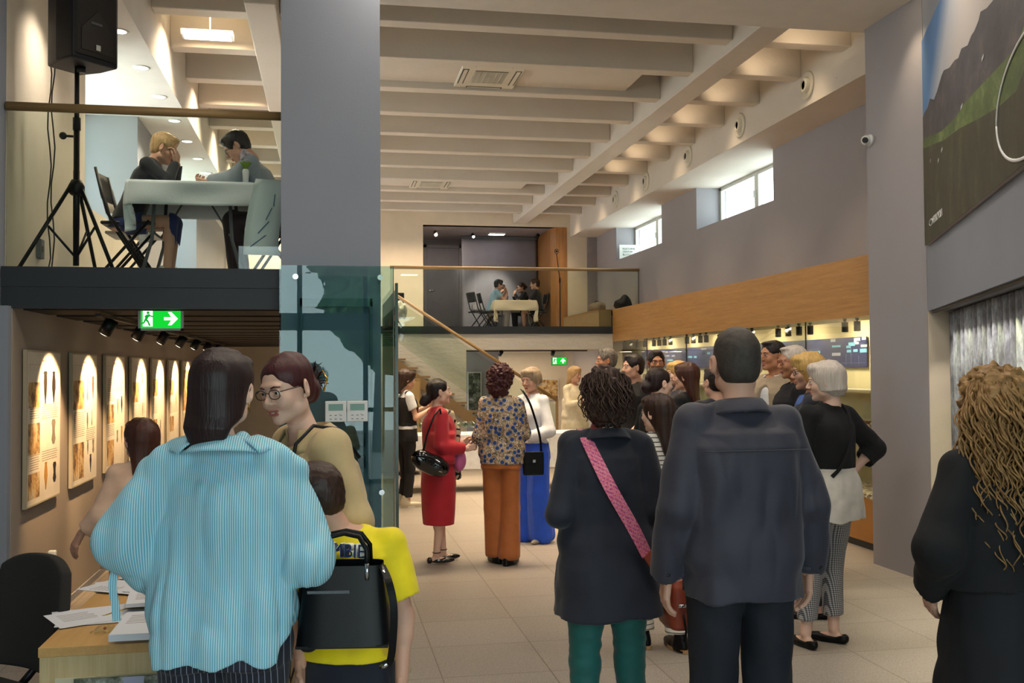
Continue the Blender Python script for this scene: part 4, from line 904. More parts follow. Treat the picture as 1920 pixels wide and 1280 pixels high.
# ---------------------------------------------------------------- rock relief niche
t = thing('rock_relief_panel', 'fluted grey rock relief panel lit from above in the right niche', 'relief panel', (0, 0, 0)); t.matrix_world = MW
b = B(); per = .155
def rel(u, v_):
    x = -4.1+u*4.08; z = .0+v_*2.07; ph = (x/per) % 1; return Vector((x, .185-.045*abs(math.sin(math.pi*ph))**.6, z))
b.grid(420, 24, rel); b.box((-4.12, .17, 0), (-.02, .2, 2.075)); b.build('relief', MATS['rock_relief'], t)
for k in range(2, 22):
    x = -per*(k-.5)-.0; p = MW @ Vector((x-.01, .03, 2.05)); spot('niche_lamp', p, MW @ Vector((x-.01, .14, 1.2)), 11, NEUT if k % 3 else (1, .95, .55), 70, .7, .01)
B().box((-4.1, .02, 2.066), (-.05, .045, 2.082)).build('lamp_strip', MATS['black_metal'], t)
# ---------------------------------------------------------------- display case along the right wall
t = thing('display_case', 'long glazed museum display case with oak band along right wall', 'display case', (4.82, 7.78, 0))
Lc = 16.53-7.78
B().box((-.012, 0, 2.125), (.02, Lc, 2.678)).box((.02, 0, 2.66), (.49, Lc, 2.678)).build('oak_fascia', MATS['oak'], t)
B().box((-.01, 0, .07), (.49, Lc, .46)).build('base_cabinet', M('base_wood', '#a5712f', .5, var=.1, vs=3), t); B().box((.02, 0, 0), (.49, Lc, .07)).build('plinth', MATS['steel_dark'], t)
B().box((.02, 0, 2.13), (.49, Lc, 2.15)).build('case_ceiling', M('case_top', '#8f8062', .8), t)
ys = [onx(x, 640, 4.82).y-7.78 for x in (1622, 1511, 1401, 1287, 1213, 1151)]
ys[0] = 0; ys[-1] = Lc
for a, c in zip(ys, ys[1:]): B().box((-.006, a+.004, .462), (.004, c-.004, 2.124)).build('glass_pane', MATS['glass_case'], t)
for a in ys[1:-1]: B().box((-.008, a-.004, .462), (.006, a+.004, 2.124)).build('pane_joint', MATS['black_metal'], t)
for z in (1.43, .95): B().box((.12, 0.02, z), (.48, Lc-.02, z+.012)).build('shelf', M('shelf_white', '#d7d3c2', .3, bstr=0), t)
B().box((.0, 0.01, .461), (.485, Lc-.01, .5)).build('gravel_bed', MATS['gravel'], t)['kind'] = 'stuff'
for i, y in enumerate(np.arange(8.3, 16.3, .95)): area('case_lamp', (5.0, float(y), 2.1), .3, 9, (1, .84, .58), sizey=.08, rot=(0, -.35, 0))
# sherds on the gravel
for i in range(26):
    rr = random.Random(i+50); y = 8.0+i*.3; b = B(); v = []
    k = rr.randint(4, 6); a0 = rr.random()*6
    b.prism([(rr.uniform(.03, .06)*math.cos(a0+6.28*j/k), rr.uniform(.03, .06)*math.sin(a0+6.28*j/k)) for j in range(k)], 0, .012, 'XY')
    o = b.build('pottery_sherd', M(('sherd_dark', 'sherd_tan')[i % 2], ('#5a4a3c', '#9c8462')[i % 2], .8), bevel=.002); o.location = (4.9+rr.uniform(0, .3), y, .502+rr.uniform(0, .01)); o.rotation_euler = (rr.uniform(-.1, .1), rr.uniform(-.1, .1), 0)
    tag(o, 'flat pottery sherd lying on the pale gravel of the display case', 'sherd', 'sherds on the gravel bed')
def pot(lab, loc, sc, m, kind=0):
    t = thing('pot', lab, 'pot', loc, group='vessels in the display case')
    pr = [(.001, 0), (.045, 0), (.05, .01), (.1, .06), (.125, .12), (.12, .16), (.09, .19), (.09, .2), (.11, .225), (.1, .228), (.08, .2), (.08, .19), (.11, .15), (.1, .1), (.001, .02)] if kind == 0 else [(.001, 0), (.05, 0), (.055, .012), (.03, .03), (.075, .09), (.08, .14), (.06, .18), (.075, .21), (.068, .212), (.052, .18), (.001, .04)]
    B().lathe([(r*sc, h_*sc) for r, h_ in pr], (0, 0, 0), 26).build('vessel_body', MATS[m], t)
    for sx in (-1, 1): B().tube([(0, sx*.1*sc, .19*sc), (0, sx*.15*sc, .17*sc), (0, sx*.145*sc, .12*sc), (0, sx*.115*sc, .1*sc)], .01*sc, 7).build('handle', MATS[m], t)
    return t
M('bronze_dark', '#3a3226', .4, .5); M('bronze_gold', '#a0813f', .35, .6); M('clay', '#8a5d3d', .8); M('clay_pale', '#b39a78', .8)
pot('dark bronze cauldron beside the man in the navy jacket', (5.02, 12.05, 1.443), .85, 'bronze_dark'); pot('golden goblet on the case shelf by the dark-haired women', (5.02, 14.2, 1.443), .9, 'bronze_gold', 1)
B().box((4.9, 11.9, 1.68), (5.1, 12.2, 1.7)).build('lid_plate', M('lid_brown', '#5a3a2c', .5), None); o = bpy.data.objects['lid_plate']; tag(o, 'flat brown lid lying across the dark cauldron', 'lid'); o.location.z = -.043
pot('brown clay pot on the lower shelf near the grey pillar', (5.0, 8.75, .963), .8, 'clay'); pot('pale clay pot on the lower shelf, further along', (5.0, 9.4, .963), .7, 'clay_pale', 1); pot('small dark pot on the upper shelf close to the far end', (5.02, 15.4, 1.443), .6, 'bronze_dark', 1)
# timeline board
t = thing('timeline_board', 'long dark blue timeline board with small labels inside display case', 'timeline board', (5.3, 9.15, 1.655)); Lb = 16.55-9.15-.1
B().box((-.008, 0, 0), (0, Lb, .31)).build('board', MATS['board_blue'], t)
lb = dict(w=M('label_grey', '#a9adc6', .6, bstr=0), c=M('label_cyan', '#6fb3d4', .6, bstr=0))
for (px, py, w_, h_, k) in [(1596, 645, 12, 7, 'c'), (1606, 636, 12, 6, 'w'), (1619, 634, 8, 6, 'w'), (1605, 643, 9, 5, 'w'), (1590, 650, 8, 5, 'c'), (1619, 648, 12, 5, 'w'), (1591, 658, 8, 5, 'c'), (1603, 657, 8, 5, 'c'), (1618, 657, 13, 7, 'c'), (1561, 638, 9, 6, 'w'), (1567, 649, 16, 4, 'c'), (1567, 664, 16, 6, 'w'), (1424, 658, 14, 4, 'c'),
                            (1319, 654, 10, 5, 'w'), (1293, 669, 8, 5, 'c'), (1303, 669, 5, 5, 'c'), (1328, 662, 5, 5, 'c'), (1243, 659, 5, 4, 'w'), (1249, 660, 4, 4, 'w'), (1266, 658, 4, 4, 'w'), (1251, 667, 7, 3, 'w'), (1262, 667, 6, 3, 'w'), (1256, 675, 11, 4, 'c'), (1213, 670, 7, 2, 'w'), (1201, 663, 5, 2, 'w'), (1223, 659, 6, 3, 'c'), (1345, 665, 6, 4, 'w'), (1365, 668, 10, 5, 'c'), (1480, 655, 12, 5, 'w'), (1450, 668, 12, 4, 'w'), (1530, 660, 14, 5, 'c')]:
    p = onx(px, py, 5.285); q = onx(px+w_, py, 5.285); hh = h_*.0053; B().box((-.011, p.y-9.15-abs(q.y-p.y)*.5, p.z-1.655-hh/2), (-.0085, p.y-9.15+abs(q.y-p.y)*.5, p.z-1.655+hh/2)).build('timeline_label', lb[k], t)
b = B()
for (y0, z0, z1) in ((.15, .03, .12), (.4, .03, .14), (.3, .03, .2), (.75, .03, .1), (1.3, .03, .2), (3.2, .03, .28), (4.9, .03, .25), (5.6, .03, .2)): b.box((-.0105, y0, z0), (-.0085, y0+.006, z1))
b.box((-.0105, 0.02, .045), (-.0085, Lb-.02, .049)).box((-.0105, .9, .2), (-.0085, 1.6, .204)); b.build('timeline_rules', M('rule_mauve', '#6a6d96', .6, bstr=0), t)
sp = [(1171, 640), (1183, 639), (1195, 637), (1209, 636), (1226, 634), (1236, 633), (1246, 631), (1257, 629), (1288, 626), (1300, 625), (1313, 622), (1324, 620), (1393, 613), (1410, 619), (1459, 617), (1478, 615), (1498, 612), (1519, 609), (1584, 604), (1607, 601)]
on_ = ['farthest', 'second farthest', 'third farthest', 'fourth farthest', 'fifth farthest', 'sixth farthest', 'seventh farthest', 'eighth farthest', 'ninth farthest', 'tenth farthest', 'tenth nearest', 'ninth nearest', 'eighth nearest', 'seventh nearest', 'sixth nearest', 'fifth nearest', 'fourth nearest', 'third nearest', 'second nearest', 'nearest']
for i, (x, y) in enumerate(sp):
    p = onx(x, y, 4.97); spotlight('%s black cylinder spotlight in the display case ceiling' % on_[i], (4.97, p.y, 2.13), (4.99, p.y+.02, .5), None, 'case spotlights', .032, .095, .075)
# sign in the far clerestory window
t = thing('sign_board', 'pale sign with black lettering standing in the far right window', 'sign', (5.5, 17.78, 3.70), math.radians(0)); B().box((-.18, 0, 0), (.2, .015, .26)).build('board', M('sign_pale', '#dfe3dd', .6, bstr=0), t)
for k, s_ in enumerate(('KULTURNI', 'CENTAR', 'BLATO')): textobj(s_, 'lettering', .05, MATS['ink'] if False else M('sign_ink', '#3d4442', .6, bstr=0), (-.12, -.002, .185-k*.055), (R90, 0, 0), t, align='LEFT')
# ---------------------------------------------------------------- loudspeaker and tripod on the near gallery
ZG = 2.29
t = thing('tripod_stand', 'black tripod loudspeaker stand on the near gallery', 'speaker stand', (-1.585, 6.74, ZG)); P_ = MATS['black_metal']
B().cyl((0, 0, .28), (0, 0, .66), .02).build('lower_tube', P_, t); B().cyl((0, 0, .05), (0, 0, .95), .0185).cyl((0, 0, .92), (0, 0, 1.0), .024).build('middle_tube', P_, t); B().cyl((0, 0, .9), (0, 0, 1.36), .015).build('pole', P_, t)
B().lathe([(.03, .5), (.05, .52), (.05, .56), (.03, .6)], (0, 0, 0), 18).build('hub', P_, t); B().cyl((-.02, 0, .88), (-.07, -.01, .88), .008).sphere((-.08, -.01, .88), .024, 10).build('knob', MATS['black_plastic'], t)
for (x, y) in ((-.29, -.18), (.25, -.12), (.06, .3)):
    o = B().tube([(x*.12, y*.12, .55), (x, y, .012)], .0125, 8, flat=1.0).build('leg', P_, t); B().tube([(x*.5, y*.5, .29), (0, 0, .1)], .008, 6).build('brace', P_, o); B().sphere((x, y, .014), .016, 8).build('rubber_foot', MATS['black_rubber'], o)
t = thing('loudspeaker', 'black active loudspeaker on tripod above the near gallery rail', 'loudspeaker', (-1.56, 6.74, ZG+1.33), math.radians(48))
v = B(); pl = [(-.165, -.15), (.165, -.15), (.165, .02), (.12, .18), (-.12, .18), (-.165, .02)]; v.prism(pl, 0, .62); v.build('cabinet', M('spk_navy', '#10131b', .6, bs=200, bstr=.2), t, bevel=.015)
B().prism([(-.14, -.162), (.14, -.162), (.155, -.15), (-.155, -.15)], .03, .6).build('front_grille', M('spk_grille', '#1d1916', .6, bs=400, bstr=.3), t, bevel=.004)
B().prism([(-.115, .06), (.115, .06), (.115, .2), (.0, .33), (-.115, .2)], -.168, -.161, 'XZ').build('grille_panel', M('spk_panel', '#2a231e', .6, bstr=0), t, bevel=.003); B().box((-.012, -.172, .075), (.018, -.168, .11)).build('logo_badge', M('badge_white', '#d2d0ca', .5, bstr=0), t)
B().box((-.05, -.172, .235), (.03, -.168, .25)).build('model_plate', MATS['steel_grey'], t); B().cyl((0, 0, -.04), (0, 0, .0), .028).build('pole_socket', MATS['black_plastic'], t)
for i, ox in enumerate((0, .022)):
    pts = [(-1.78+ox+.012*math.sin(k*1.3+i*1.2), 6.86, 3.72-k*.12) for k in range(12)]+[(-1.78+ox, 6.84, 2.31), (-1.7, 6.8, 2.297)]
    tag(B().tube(pts, .0045, 6).build('cable', MATS['black_rubber']), ('thin black cable hanging from the loudspeaker, the left strand', 'thin black cable hanging from the loudspeaker, the right strand')[i], 'cable', 'speaker cables')
t = thing('wall_socket', 'grey double socket low on the near gallery wall', 'socket', (-1.908, 7.05, 2.42)); B().box((0, 0, 0), (.03, .09, .13)).build('socket_box', MATS['steel_grey'], t, bevel=.005); B().cyl((.03, .045, .065), (.033, .045, .065), .022).build('socket_face', MATS['black_plastic'], t)
# ---------------------------------------------------------------- folding tables and chairs
def folding_table(lab, loc, rz, w_, d, h_=.70, drape=.18, corner=.3, cloth_lab='', cl='cloth_cool'):
    t = thing('folding_table', lab, 'table', loc, rz); B().box((-w_/2, -d/2, h_-.04), (w_/2, d/2, h_)).build('tabletop', M('table_grey', '#8d867c', .6, bstr=0), t, bevel=.01)
    for sx in (-1, 1):
        x = sx*w_*.3; B().tube([(x, -d*.4, h_-.05), (x+sx*.02, -d*.4, .3), (x+sx*.1, -d*.42, .0)], .0125, 8).build('leg', MATS['steel_grey'], t); B().tube([(x, d*.4, h_-.05), (x+sx*.02, d*.4, .3), (x+sx*.1, d*.42, .0)], .0125, 8).build('leg', MATS['steel_grey'], t)
        B().tube([(x, -d*.4, .34), (x, d*.4, .34)], .008, 6).tube([(x, 0, .34), (x-sx*w_*.22, 0, h_-.05)], .007, 6).build('brace', MATS['steel_grey'], t)
    Mt = Matrix.Translation(loc) @ Matrix.Rotation(rz, 4, 'Z')
    rr = random.Random(int(w_*100)+int(loc[1]*10)); b = B(); ext = .3; nx, ny = 56, 44
    def cf(u, v_):
        X = (u-.5)*(w_+2*corner); Y = (v_-.5)*(d+2*corner); ox = max(0, abs(X)-w_/2); oy = max(0, abs(Y)-d/2); sx = 1 if X > 0 else -1; sy = 1 if Y > 0 else -1
        lim = lambda o: min(o, drape) if True else o
        if ox == 0 and oy == 0: return Vector((X, Y, h_+.006))
        a = math.hypot(ox, oy); fall = a*.97; wv = .018*math.sin(9*X+1)*math.sin(8*Y+2)*(a/.2); k = min(ox, oy)
        bx = (w_/2+.012+.05*min(a, .3)+wv*(ox > 0) - k*.25*(ox > oy)) if ox > 0 else abs(X); by = (d/2+.012+.05*min(a, .3)+wv*(oy > 0)) if oy > 0 else abs(Y)
        return Vector((sx*bx, sy*by, h_+.006-max(0, fall-.01)*(.62 if max(ox, oy) < drape*1.02 and k == 0 else (.62+.3*min(1, k/.1)))))
    b.grid(nx, ny, cf, thick=.004); b.bm.transform(Mt); M(cl, '#dfe6ea' if cl == 'cloth_cool' else '#cfc3ad', .8, var=.03)
    tag(b.build('tablecloth', MATS[cl]), cloth_lab, 'tablecloth'); return t
folding_table('grey folding table under a white cloth on the near gallery', (-.945, 7.55, ZG), 0, .84, .62, .70, cloth_lab='white tablecloth draped over the table on the near gallery')
folding_table('grey folding table under a cream cloth on the far gallery', (3.69, 19.9, 2.38), 0, .84, .62, .66, cloth_lab='cream tablecloth draped over the table on the far gallery', cl='cloth_warm', corner=.36)
def folding_chair(lab, loc, rz, m='black_metal', seat='black_plastic'):
    t = thing('folding_chair', lab, 'chair', loc, math.radians(rz), group='folding chairs')
    for x in (-.2, .2):
        B().tube([(x, .2, 0), (x, -.12, .5), (x, -.2, .82)], .011, 8).build('rear_frame', MATS[m], t); B().tube([(x*.92, -.22, 0), (x*.92, .16, .45)], .011, 8).build('front_leg', MATS[m], t)
    B().tube([(-.2, .15, .07), (.2, .15, .07)], .008, 6).tube([(-.185, -.17, .07), (.185, -.17, .07)], .008, 6).build('stretcher', MATS[m], t)
    B().box((-.19, -.17, .42), (.19, .2, .445)).build('seat', MATS[seat], t, bevel=.01)
    b = B(); b.grid(12, 4, lambda u, v_: Vector(((u-.5)*.42, -.155-.03*math.sin(math.pi*u)-.045*v_, .62+.2*v_)), thick=.012); b.build('backrest', MATS[seat], t); return t
M('chair_pale', '#b9b0a4', .6)
folding_chair('folding chair beside the tripod on the near gallery, empty', (-1.50, 8.15, ZG), -90, seat='chair_pale'); folding_chair('folding chair under the blond boy on the near gallery', (-1.42, 7.62, ZG), -90)
folding_chair('folding chair under the boy in glasses by the column', (-.38, 7.5, ZG), 90)
folding_chair('empty black folding chair left of the far gallery table', (2.98, 19.75, 2.38), -75); folding_chair('black folding chair under the far boy in light blue', (3.2, 20.0, 2.38), -90); folding_chair('black folding chair under the far boy in dark shirt', (4.2, 19.9, 2.38), 90)
t = thing('reflection_board', 'white sheet with blue lines standing in for reflected daylight by column', 'board', (-.40, 6.62, ZG+.12), math.radians(12)); b = B(); b.grid(12, 4, lambda u, v_: Vector((-.03-.11*math.cos(u*1.3)+v_*.22, 0.0+.03*u, .5*u)), thick=.006); b.build('board_sheet', M('reflection_white', '#eef4fa', .4, bstr=0), t)  # lined white sheet models daylight reflected in the glass
b = B()
for k in range(4): b.tube([(-.1+.05*k, -.006, .05+k*.09), (0.0+.02*k, .0, .13+k*.09)], .003, 5)
b.build('blue_lines', M('line_blue', '#4a78a0', .5, bstr=0), t)
t = thing('flower_posy', 'small posy with pale flowers and green leaves beside the near gallery table', 'flowers', (-.50, 7.16, ZG+.50)); v = Vol(.008)
rr = random.Random(3)
for i in range(10): v.ell((rr.uniform(-.03, .03), rr.uniform(-.03, .03), .1+rr.uniform(-.03, .05)), .014, .01)
npobj('blossoms', v.mesh(), M('petal', '#bdb3c4', .7), t); b = B()
for i in range(7): a = i*.9; b.tube([(0, 0, 0), (.03*math.cos(a), .03*math.sin(a), .05), (.05*math.cos(a), .05*math.sin(a), .06)], [.004, .014, .002], 6, flat=.3)
b.build('leaves', M('leaf_green', '#7ea32c', .6), t)
B().lathe([(.001, -.09), (.02, -.09), (.024, .0), (.018, .01)], (0, 0, 0), 14).build('vase', MATS['thermo_white'], t)
t.location = (-.58, 7.3, ZG+.80)
# ---------------------------------------------------------------- far gallery: door, screen, microphone, bags
ZF = 2.38
t = thing('interior_door', 'plain dark grey door in the far alcove', 'door', (2.1, 21.58, ZF)); B().box((0, -.03, 0), (.7, 0, 1.93)).build('door_leaf', M('door_grey', '#7b767c', .6, bstr=0), t); B().box((-.07, -.05, 0), (-.005, .0, 2.0)).box((.705, -.05, 0), (.76, 0, 2.0)).box((-.07, -.05, 1.935), (.76, 0, 2.0)).build('door_frame', MATS['alcove_grey'], t)
B().tube([(.07, -.05, 1.0), (.17, -.05, 1.0)], .01, 8).cyl((.07, -.03, 1.0), (.07, -.055, 1.0), .02).build('door_handle', MATS['chrome'], t)
t = thing('projection_screen', 'wide grey projection screen hanging in the far alcove', 'screen', (2.78, 20.9, ZF)); b = B(); b.grid(30, 20, lambda u, v_: Vector((u*1.62, .012*math.sin(6*u+7*v_)*(v_), .0+v_*2.06)), thick=.004); b.build('screen_cloth', MATS['screen_grey'], t)
B().box((-.02, -.03, 2.06), (1.63, .03, 2.11)).build('screen_case', MATS['steel_grey'], t)
B().box((3.0, 20.86, 2.93), (3.25, 20.895, 3.04)).build('wall_plate', MATS['alcove_grey']); tag(bpy.data.objects['wall_plate'], 'dark socket plate at the screen left of the far boys', 'socket plate')
t = thing('strip_light', 'bright short strip light on the far alcove ceiling', 'strip light', (3.45, 20.4, 4.47)); B().box((-.17, -.1, 0), (.17, .1, .03)).build('housing', MATS['frame_white'], t); B().box((-.16, -.09, -.004), (.16, .09, 0)).build('diffuser', glow('strip_on', '#f6f6ff', 10), t)
spotlight('lit black spotlight at the left of the far alcove ceiling', (2.15, 20.2, 4.49), (2.2, 18, 3.2), (8, WARM, 60), 'alcove spotlights', .04, .12); spotlight('small lit black spotlight next to the alcove strip light', (2.95, 20.4, 4.49), (3.2, 18.5, 3.2), (5, WARM, 60), 'alcove spotlights', .035, .1)
spotlight('unlit black spotlight above the screen near the wood wall', (4.3, 20.3, 4.49), (3.6, 20.9, 3.0), None, 'alcove spotlights', .035, .1)
area('alcove_fill', (2.4, 20.3, 4.46), .5, 12, NEUT)  # fill added to lift the dark alcove, no fixture of its own
spot('alcove_lamp', (3.6, 19.7, 4.42), (3.38, 20.9, 3.0), 170, NEUT, 50, .8, .03)
t = thing('microphone_stand', 'black microphone stand with shock mount on the far gallery', 'microphone stand', (4.30, 18.3, ZF)); B().cyl((0, 0, .02), (0, 0, .95), .012).cyl((0, 0, .9), (0, 0, 1.0), .018).build('pole', P_, t); B().tube([(0, 0, .97), (-.03, 0, 1.2), (-.06, 0, 1.45)], .009, 8).build('boom', P_, t)
B().lathe([(.13, 0), (.13, .012), (.02, .025)], (0, 0, 0), 20).build('base_plate', P_, t); B().tube([(-.06+.035*math.cos(a), 0, 1.5+.045*math.sin(a)) for a in np.linspace(0, 6.28, 15)], .007, 6).sphere((-.06, 0, 1.5), .022, 8).build('microphone', MATS['black_plastic'], t)
t = thing('bench_box', 'low oak ledge on the far gallery by the right wall', 'ledge', (4.60, 17.0, ZF)); B().box((-.02, -.42, 0), (.2, 2.2, .28)).build('ledge_front', M('ledge_oak', '#a88a5e', .5), t); B().box((-.03, -.42, .281), (.70, 2.2, .3)).build('ledge_top', MATS['oak'], t)
M('bag_dark', '#16171b', .8, bs=40, bstr=.3); M('bag_tan', '#7b6e5c', .8, bs=30, bstr=.3)
def bag(lab, loc, sc, m, rz=0, peak=0):
    t = thing('bag', lab, 'bag', loc, math.radians(rz)); v = Vol(.012)
    v.ell((0, 0, .09), (.2*sc, .12*sc, .09), .03); v.ell((.05*sc, 0, .15+peak*.4), (.1*sc, .08*sc, .07+peak*.5), .06); v.stack([(-.2, 1, 1), (0, 1, 1)], .002, sub=True); v.warp(.02, (12, 12, 12), 2)
    npobj('bag_body', v.mesh(), MATS[m], t); B().tube([(-.08*sc, -.02, .15), (-.05*sc, -.03, .22), (.03, -.02, .21)], .008, 6).build('strap', MATS['bag_dark'], t)
bag('tan and dark backpack lying on the far gallery ledge', (4.86, 17.7, ZF+.30), .8, 'bag_tan'); bag('pointed black bag on the ledge at the end of the oak band', (5.06, 16.75, 2.679), .85, 'bag_dark', 10, .07)
t = thing('folding_chair', 'folded dark chair with a clear plastic bag above the staircase', 'chair', (1.13, 17.0, ZF), 0, 'folding chairs'); B().box((-.12, 0, .42), (.14, .03, .6)).build('backrest', MATS['black_plastic'], t, bevel=.02); B().tube([(-.1, 0, .45), (-.06, .1, 0)], .01, 6).tube([(.12, 0, .45), (.0, .1, 0)], .01, 6).tube([(-.08, .1, .3), (.1, -.1, 0)], .01, 6).build('frame', P_, t)
v = Vol(.015); v.ell((0.02, -.06, .3), (.15, .07, .16), .03).warp(.05, (14, 14, 7), 5); npobj('plastic_bag', v.mesh(), M('plastic_white', '#c9c6bd', .4, bs=30, bstr=.5), None); o = bpy.data.objects['plastic_bag']; o.location = t.location; tag(o, 'crumpled pale plastic bag hanging on the folded chair above the stairs', 'bag')
# ---------------------------------------------------------------- staircase, room below the far gallery
t = thing('staircase', 'straight staircase with oak handrail descending to the right', 'staircase', (0, 16.2, 0))
p0, p1, p2 = ony(737, 549.5, 16.3), ony(1044, 750, 16.3), ony(1047, 900, 16.3)
B().tube([(p0.x, .1, p0.z), (p1.x, .1, p1.z)], .026, 12).build('handrail', MATS['rail_wood'], t); B().box((p1.x-.02, .08, 0), (p1.x+.02, .12, p1.z+.02)).build('newel_post', MATS['rail_wood'], t)
B().prism([(1.0, 2.2), (p1.x, .12), (p1.x, 1.05), (1.0, 2.86)], .09, .102, 'XZ').build('glass_side', MATS['glass_clear'], t)
stp = M('stair_wood', '#7c6748', .6)
for k in range(13):
    x = 3.62-k*.2; B().box((x-.24, .13, .145*k+.08), (x+.02, .34, .145*k+.11)).build('tread', stp, t)
B().prism([(1.05, 1.88), (1.05, 1.66), (3.35, 0), (3.6, 0)], .125, .145, 'XZ').build('stringer', stp, t)
t = thing('light_track', 'black light track on the ceiling of the far low room', 'light track', (2.3, 17.1, 1.992)); B().box((0, -.02, -.02), (2.2, .02, 0)).build('rail', P_, t); W('ceiling_far_room', (2.2, 16.76, 1.998), (4.82, 19.4, 2.04), 'wall_cream')
spotlight('left black spotlight in the far low room', (2.95, 17.1, 1.975), (2.6, 18.8, 1), None, 'far room spotlights', .035, .1, .03); spotlight('right black spotlight in the far low room beside the exit sign', (3.88, 17.1, 1.975), (4, 18.9, 1), None, 'far room spotlights', .035, .1, .03)
for x in (2.9, 3.9): area('far_room_lamp', (x, 18.4, 1.98), .4, 9, WARM)
def framed(lab, x0, x1, y, z0, z1, m, name='framed_picture'):
    t = thing(name, lab, 'picture', (x0, y, z0)); B().box((0, -.02, 0), (x1-x0, 0, z1-z0)).build('frame', MATS['frame_white'], t); B().box((.02, -.024, .02), (x1-x0-.02, -.0205, z1-z0-.02)).build('picture', MATS[m], t); return t
a, c = ony(1008, 710, 19.35), ony(1046, 740, 19.35); framed('framed orange and brown picture on the far room wall', a.x-.15, c.x+.02, 19.38, c.z-.1, a.z, 'earth_photo')
a, c = ony(876, 697, 17.9), ony(903, 790, 17.9); framed('tall picture of dark foliage behind the stairs', a.x, c.x, 17.9, c.z, a.z, 'garden_photo', 'tall_picture'); W('wall_far_room_side', (2.1, 17.92, 0), (3.05, 18.0, 2.0), 'wall_lilac')
t = thing('wooden_cabinet', 'oak cabinet behind the drinks table beside the waitress', 'cabinet', (1.02, 15.84, 0)); B().box((0, 0, .05), (.42, .42, 1.52)).build('body', M('cab_oak', '#8f7649', .6), t); B().box((.02, -.015, .08), (.4, -.001, 1.48)).build('door', M('cab_door', '#a3885a', .6), t); B().sphere((.34, -.025, 1.1), .015, 8).build('knob', P_, t)
t = thing('drinks_table', 'long drinks table covered with floor-length white cloth', 'table', (0, 0, 0)); B().box((1.0, 13.45, .74), (4.1, 14.15, .765)).build('tabletop', MATS['table_grey'], t)
for x in (1.1, 4.0):
    for y in (13.5, 14.1): B().cyl((x, y, 0), (x, y, .74), .018).build('leg', MATS['steel_grey'], t)
b = B(); pts = [(1.0, 13.43), (4.1, 13.43), (4.1, 14.17), (1.0, 14.17), (1.0, 13.43)]
def dr(u, v_):
    q = u*4; i = min(3, int(q)); f = q-i; x = pts[i][0]+(pts[i+1][0]-pts[i][0])*f; y = pts[i][1]+(pts[i+1][1]-pts[i][1])*f; w_ = .012*math.sin(x*22)*v_; return Vector((x+(w_ if i % 2 else 0), y-(0 if i % 2 else w_)-.015*v_*(i == 0), .772-.46*v_))
b.grid(160, 6, dr); b.box((1.0, 13.43, .768), (4.1, 14.17, .774)); M('cloth_warm', '#cfc3ad', .8); tag(b.build('tablecloth', MATS['white_cloth']), 'long white tablecloth hanging from the drinks table', 'tablecloth')
def glass(lab, x, y, z, n='wine_glass'):
    t = thing(n, lab, 'glass', (x, y, z), group='glasses on the drinks table'); B().lathe([(.001, 0), (.032, 0), (.032, .003), (.004, .008), (.004, .075), (.02, .085), (.034, .12), (.03, .165), (.028, .165), (.031, .12), (.001, .09)], (0, 0, 0), 14).build('bowl', MATS['glass_clear'], t); return t
for k in range(16): glass('stemmed glass standing in rows on the drinks table', 1.75+(k % 6)*.1, 13.55+(k//6)*.12, .7745)
for k in range(8): glass('tall glass on the left end of drinks table by waitress', 1.08+(k % 4)*.08, 13.6+(k//4)*.12, .7745)
M('cardboard', '#8a6a48', .8); M('cardboard_pale', '#b3a999', .8)
for (x, y, z, w_, h_, m, lab) in ((1.42, 13.7, 0, .28, .21, 'cardboard_pale', 'pale carton on the floor under the table, left, lower'), (1.42, 13.7, .211, .28, .17, 'cardboard_pale', 'pale carton stacked on another carton under the table'), (2.42, 13.8, 0, .34, .26, 'cardboard', 'brown cardboard box under the drinks table')):
    t = thing('cardboard_box', lab, 'box', (x, y, z), 0, 'boxes under the drinks table'); B().box((0, 0, 0), (w_, .3, h_)).build('carton', MATS[m], t, bevel=.004); B().box((0, -.0015, h_*.42), (w_, -.0005, h_*.46)).box((w_*.42, 0, h_), (w_*.58, .3, h_+.0015)).build('tape', M('tape_tan', '#a58b62', .4, bstr=0), t)
W('baseboard_far', (.9, 16.5, 0), (2.27, 16.56, .18), 'steel_dark')
# ---------------------------------------------------------------- reception desk with papers
t = thing('reception_desk', 'light wood reception desk covered with papers at lower left', 'desk', (-.93, 3.5, 0)); B().box((0, .004, .0), (.62, 1.345, .73)).build('desk_body', MATS['desk_wood'], t); B().box((-.004, 0, .73), (.63, 1.35, .762)).build('desk_top', MATS['desk_top'], t, bevel=.002)
B().box((.05, -.004, .0), (.46, .003, .66)).build('rack_plate', M('perspex', '#c9c4a8', .2, bstr=0), t)
a, c = ony(140, 1262, 3.49), ony(308, 1262, 3.49); t = thing('magazine', 'grey landscape magazine in the rack on desk front', 'magazine', (a.x, 3.478, c.z-.2)); B().box((0, 0, 0), (c.x-a.x, .008, .2)).build('cover', MATS['garden_photo'], t); B().box(((c.x-a.x)*.55, -.001, 0), ((c.x-a.x)*.78, -.0002, .2)).build('cover_strip', MATS['label_grey'], t)
M('paper', '#cfd3da', .7, var=.02, bstr=0); M('paper_side', '#b9bdca', .7, bstr=0); M('olive_print', '#b7a04a', .6, bstr=0)
